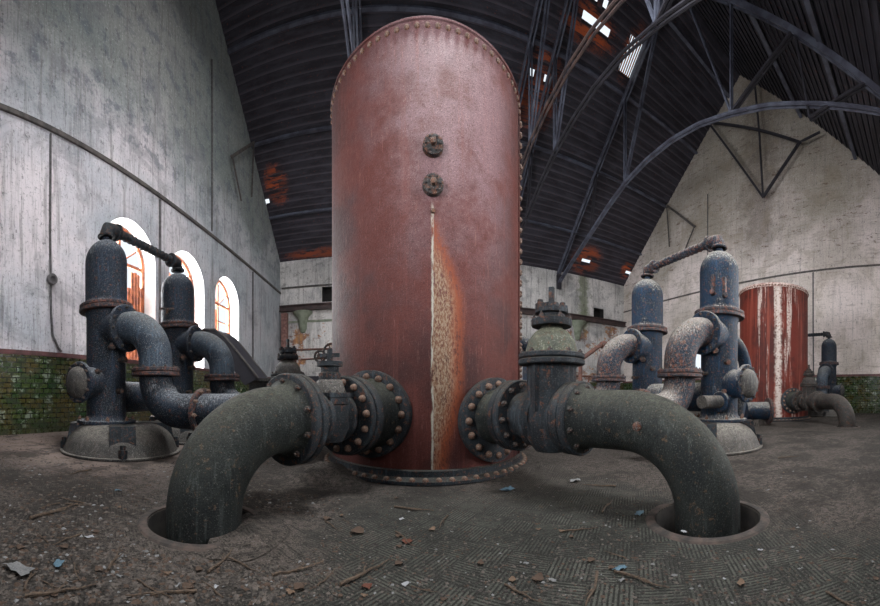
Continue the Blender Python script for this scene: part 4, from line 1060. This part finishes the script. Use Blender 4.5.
heap('soil_heap', 'low heap of rubble soil against the tank foot under the right nozzle', 1.38, 3.0, .42, .32, .1, 5)

# ------------------------------------------------------------------ light
def area(name, loc, target, sx, sy, power, col=(1, 1, 1), spread=180):
    l = bpy.data.lights.new(name, 'AREA'); l.shape = 'RECTANGLE'; l.size = sx; l.size_y = sy; l.energy = power; l.color = col; l.spread = math.radians(spread)
    o = bpy.data.objects.new(name, l); C.objects.link(o); o.location = loc
    o.rotation_euler = (V(target) - V(loc)).to_track_quat('-Z', 'Y').to_euler(); return o
for i, c in enumerate(WIN): area('daylight_window_left', (XL - .95, c, 3.3), (XL + 3, c, 2.6), 1.9, 3.6, 850, (.95, .97, 1))
for i, c in enumerate(FW): area('added_front_fill', (c, YF - .6, 3.9), (13.8, 7, 3.0) if c < 0 else (-5.8, 6.5, 2.8) if c > 6 else (c, 6, 3.4), 1.9, 4.2, (240, 100, 8, 18, 150, 230, 90)[i], (1, .98, .97), 80 if c < 0 or c > 6 else 130)  # added fill lamps behind the unseen front openings, outer ones aimed across
area('added_top_fill', ((ADDED_GAP[0] + ADDED_GAP[1]) / 2, 2.2, 12.5), (1.6, 3.0, 0), 3.0, 2.4, 1500, (.95, .98, 1))  # added lamp over the unseen roof opening, lights pipes and tank from above
area('daylight_window_right', (XR + .75, 11.1, 3.0), (XR - 4, 11.1, 2.8), 1.3, 1.9, 120, (1, 1, 1))
w = bpy.data.worlds.new('World'); SC.world = w; w.use_nodes = True
bg = w.node_tree.nodes['Background']; bg.inputs[0].default_value = (.86, .93, 1, 1); bg.inputs[1].default_value = 1.1

# ------------------------------------------------------------------ camera: stitched wide panorama (cylindrical)
cd = bpy.data.cameras.new('Camera'); cam = bpy.data.objects.new('Camera', cd); C.objects.link(cam)
cam.location = (0, 0, .75); cam.rotation_euler = (PI / 2, 0, -(440 - 392) / 340)
cd.type = 'PANO'; cd.panorama_type = 'CENTRAL_CYLINDRICAL'
cd.central_cylindrical_range_u_min = -440 / 340; cd.central_cylindrical_range_u_max = 440 / 340
cd.central_cylindrical_range_v_min = -(606 - 395) / 340; cd.central_cylindrical_range_v_max = 395 / 340
cd.central_cylindrical_radius = 1.0
cd.clip_start = .02; cd.clip_end = 200
SC.camera = cam
vs_ = SC.view_settings
vs_.view_transform = 'Standard'; vs_.look = 'None'; vs_.exposure = 0.0; vs_.gamma = 1.0; vs_.use_curve_mapping = False
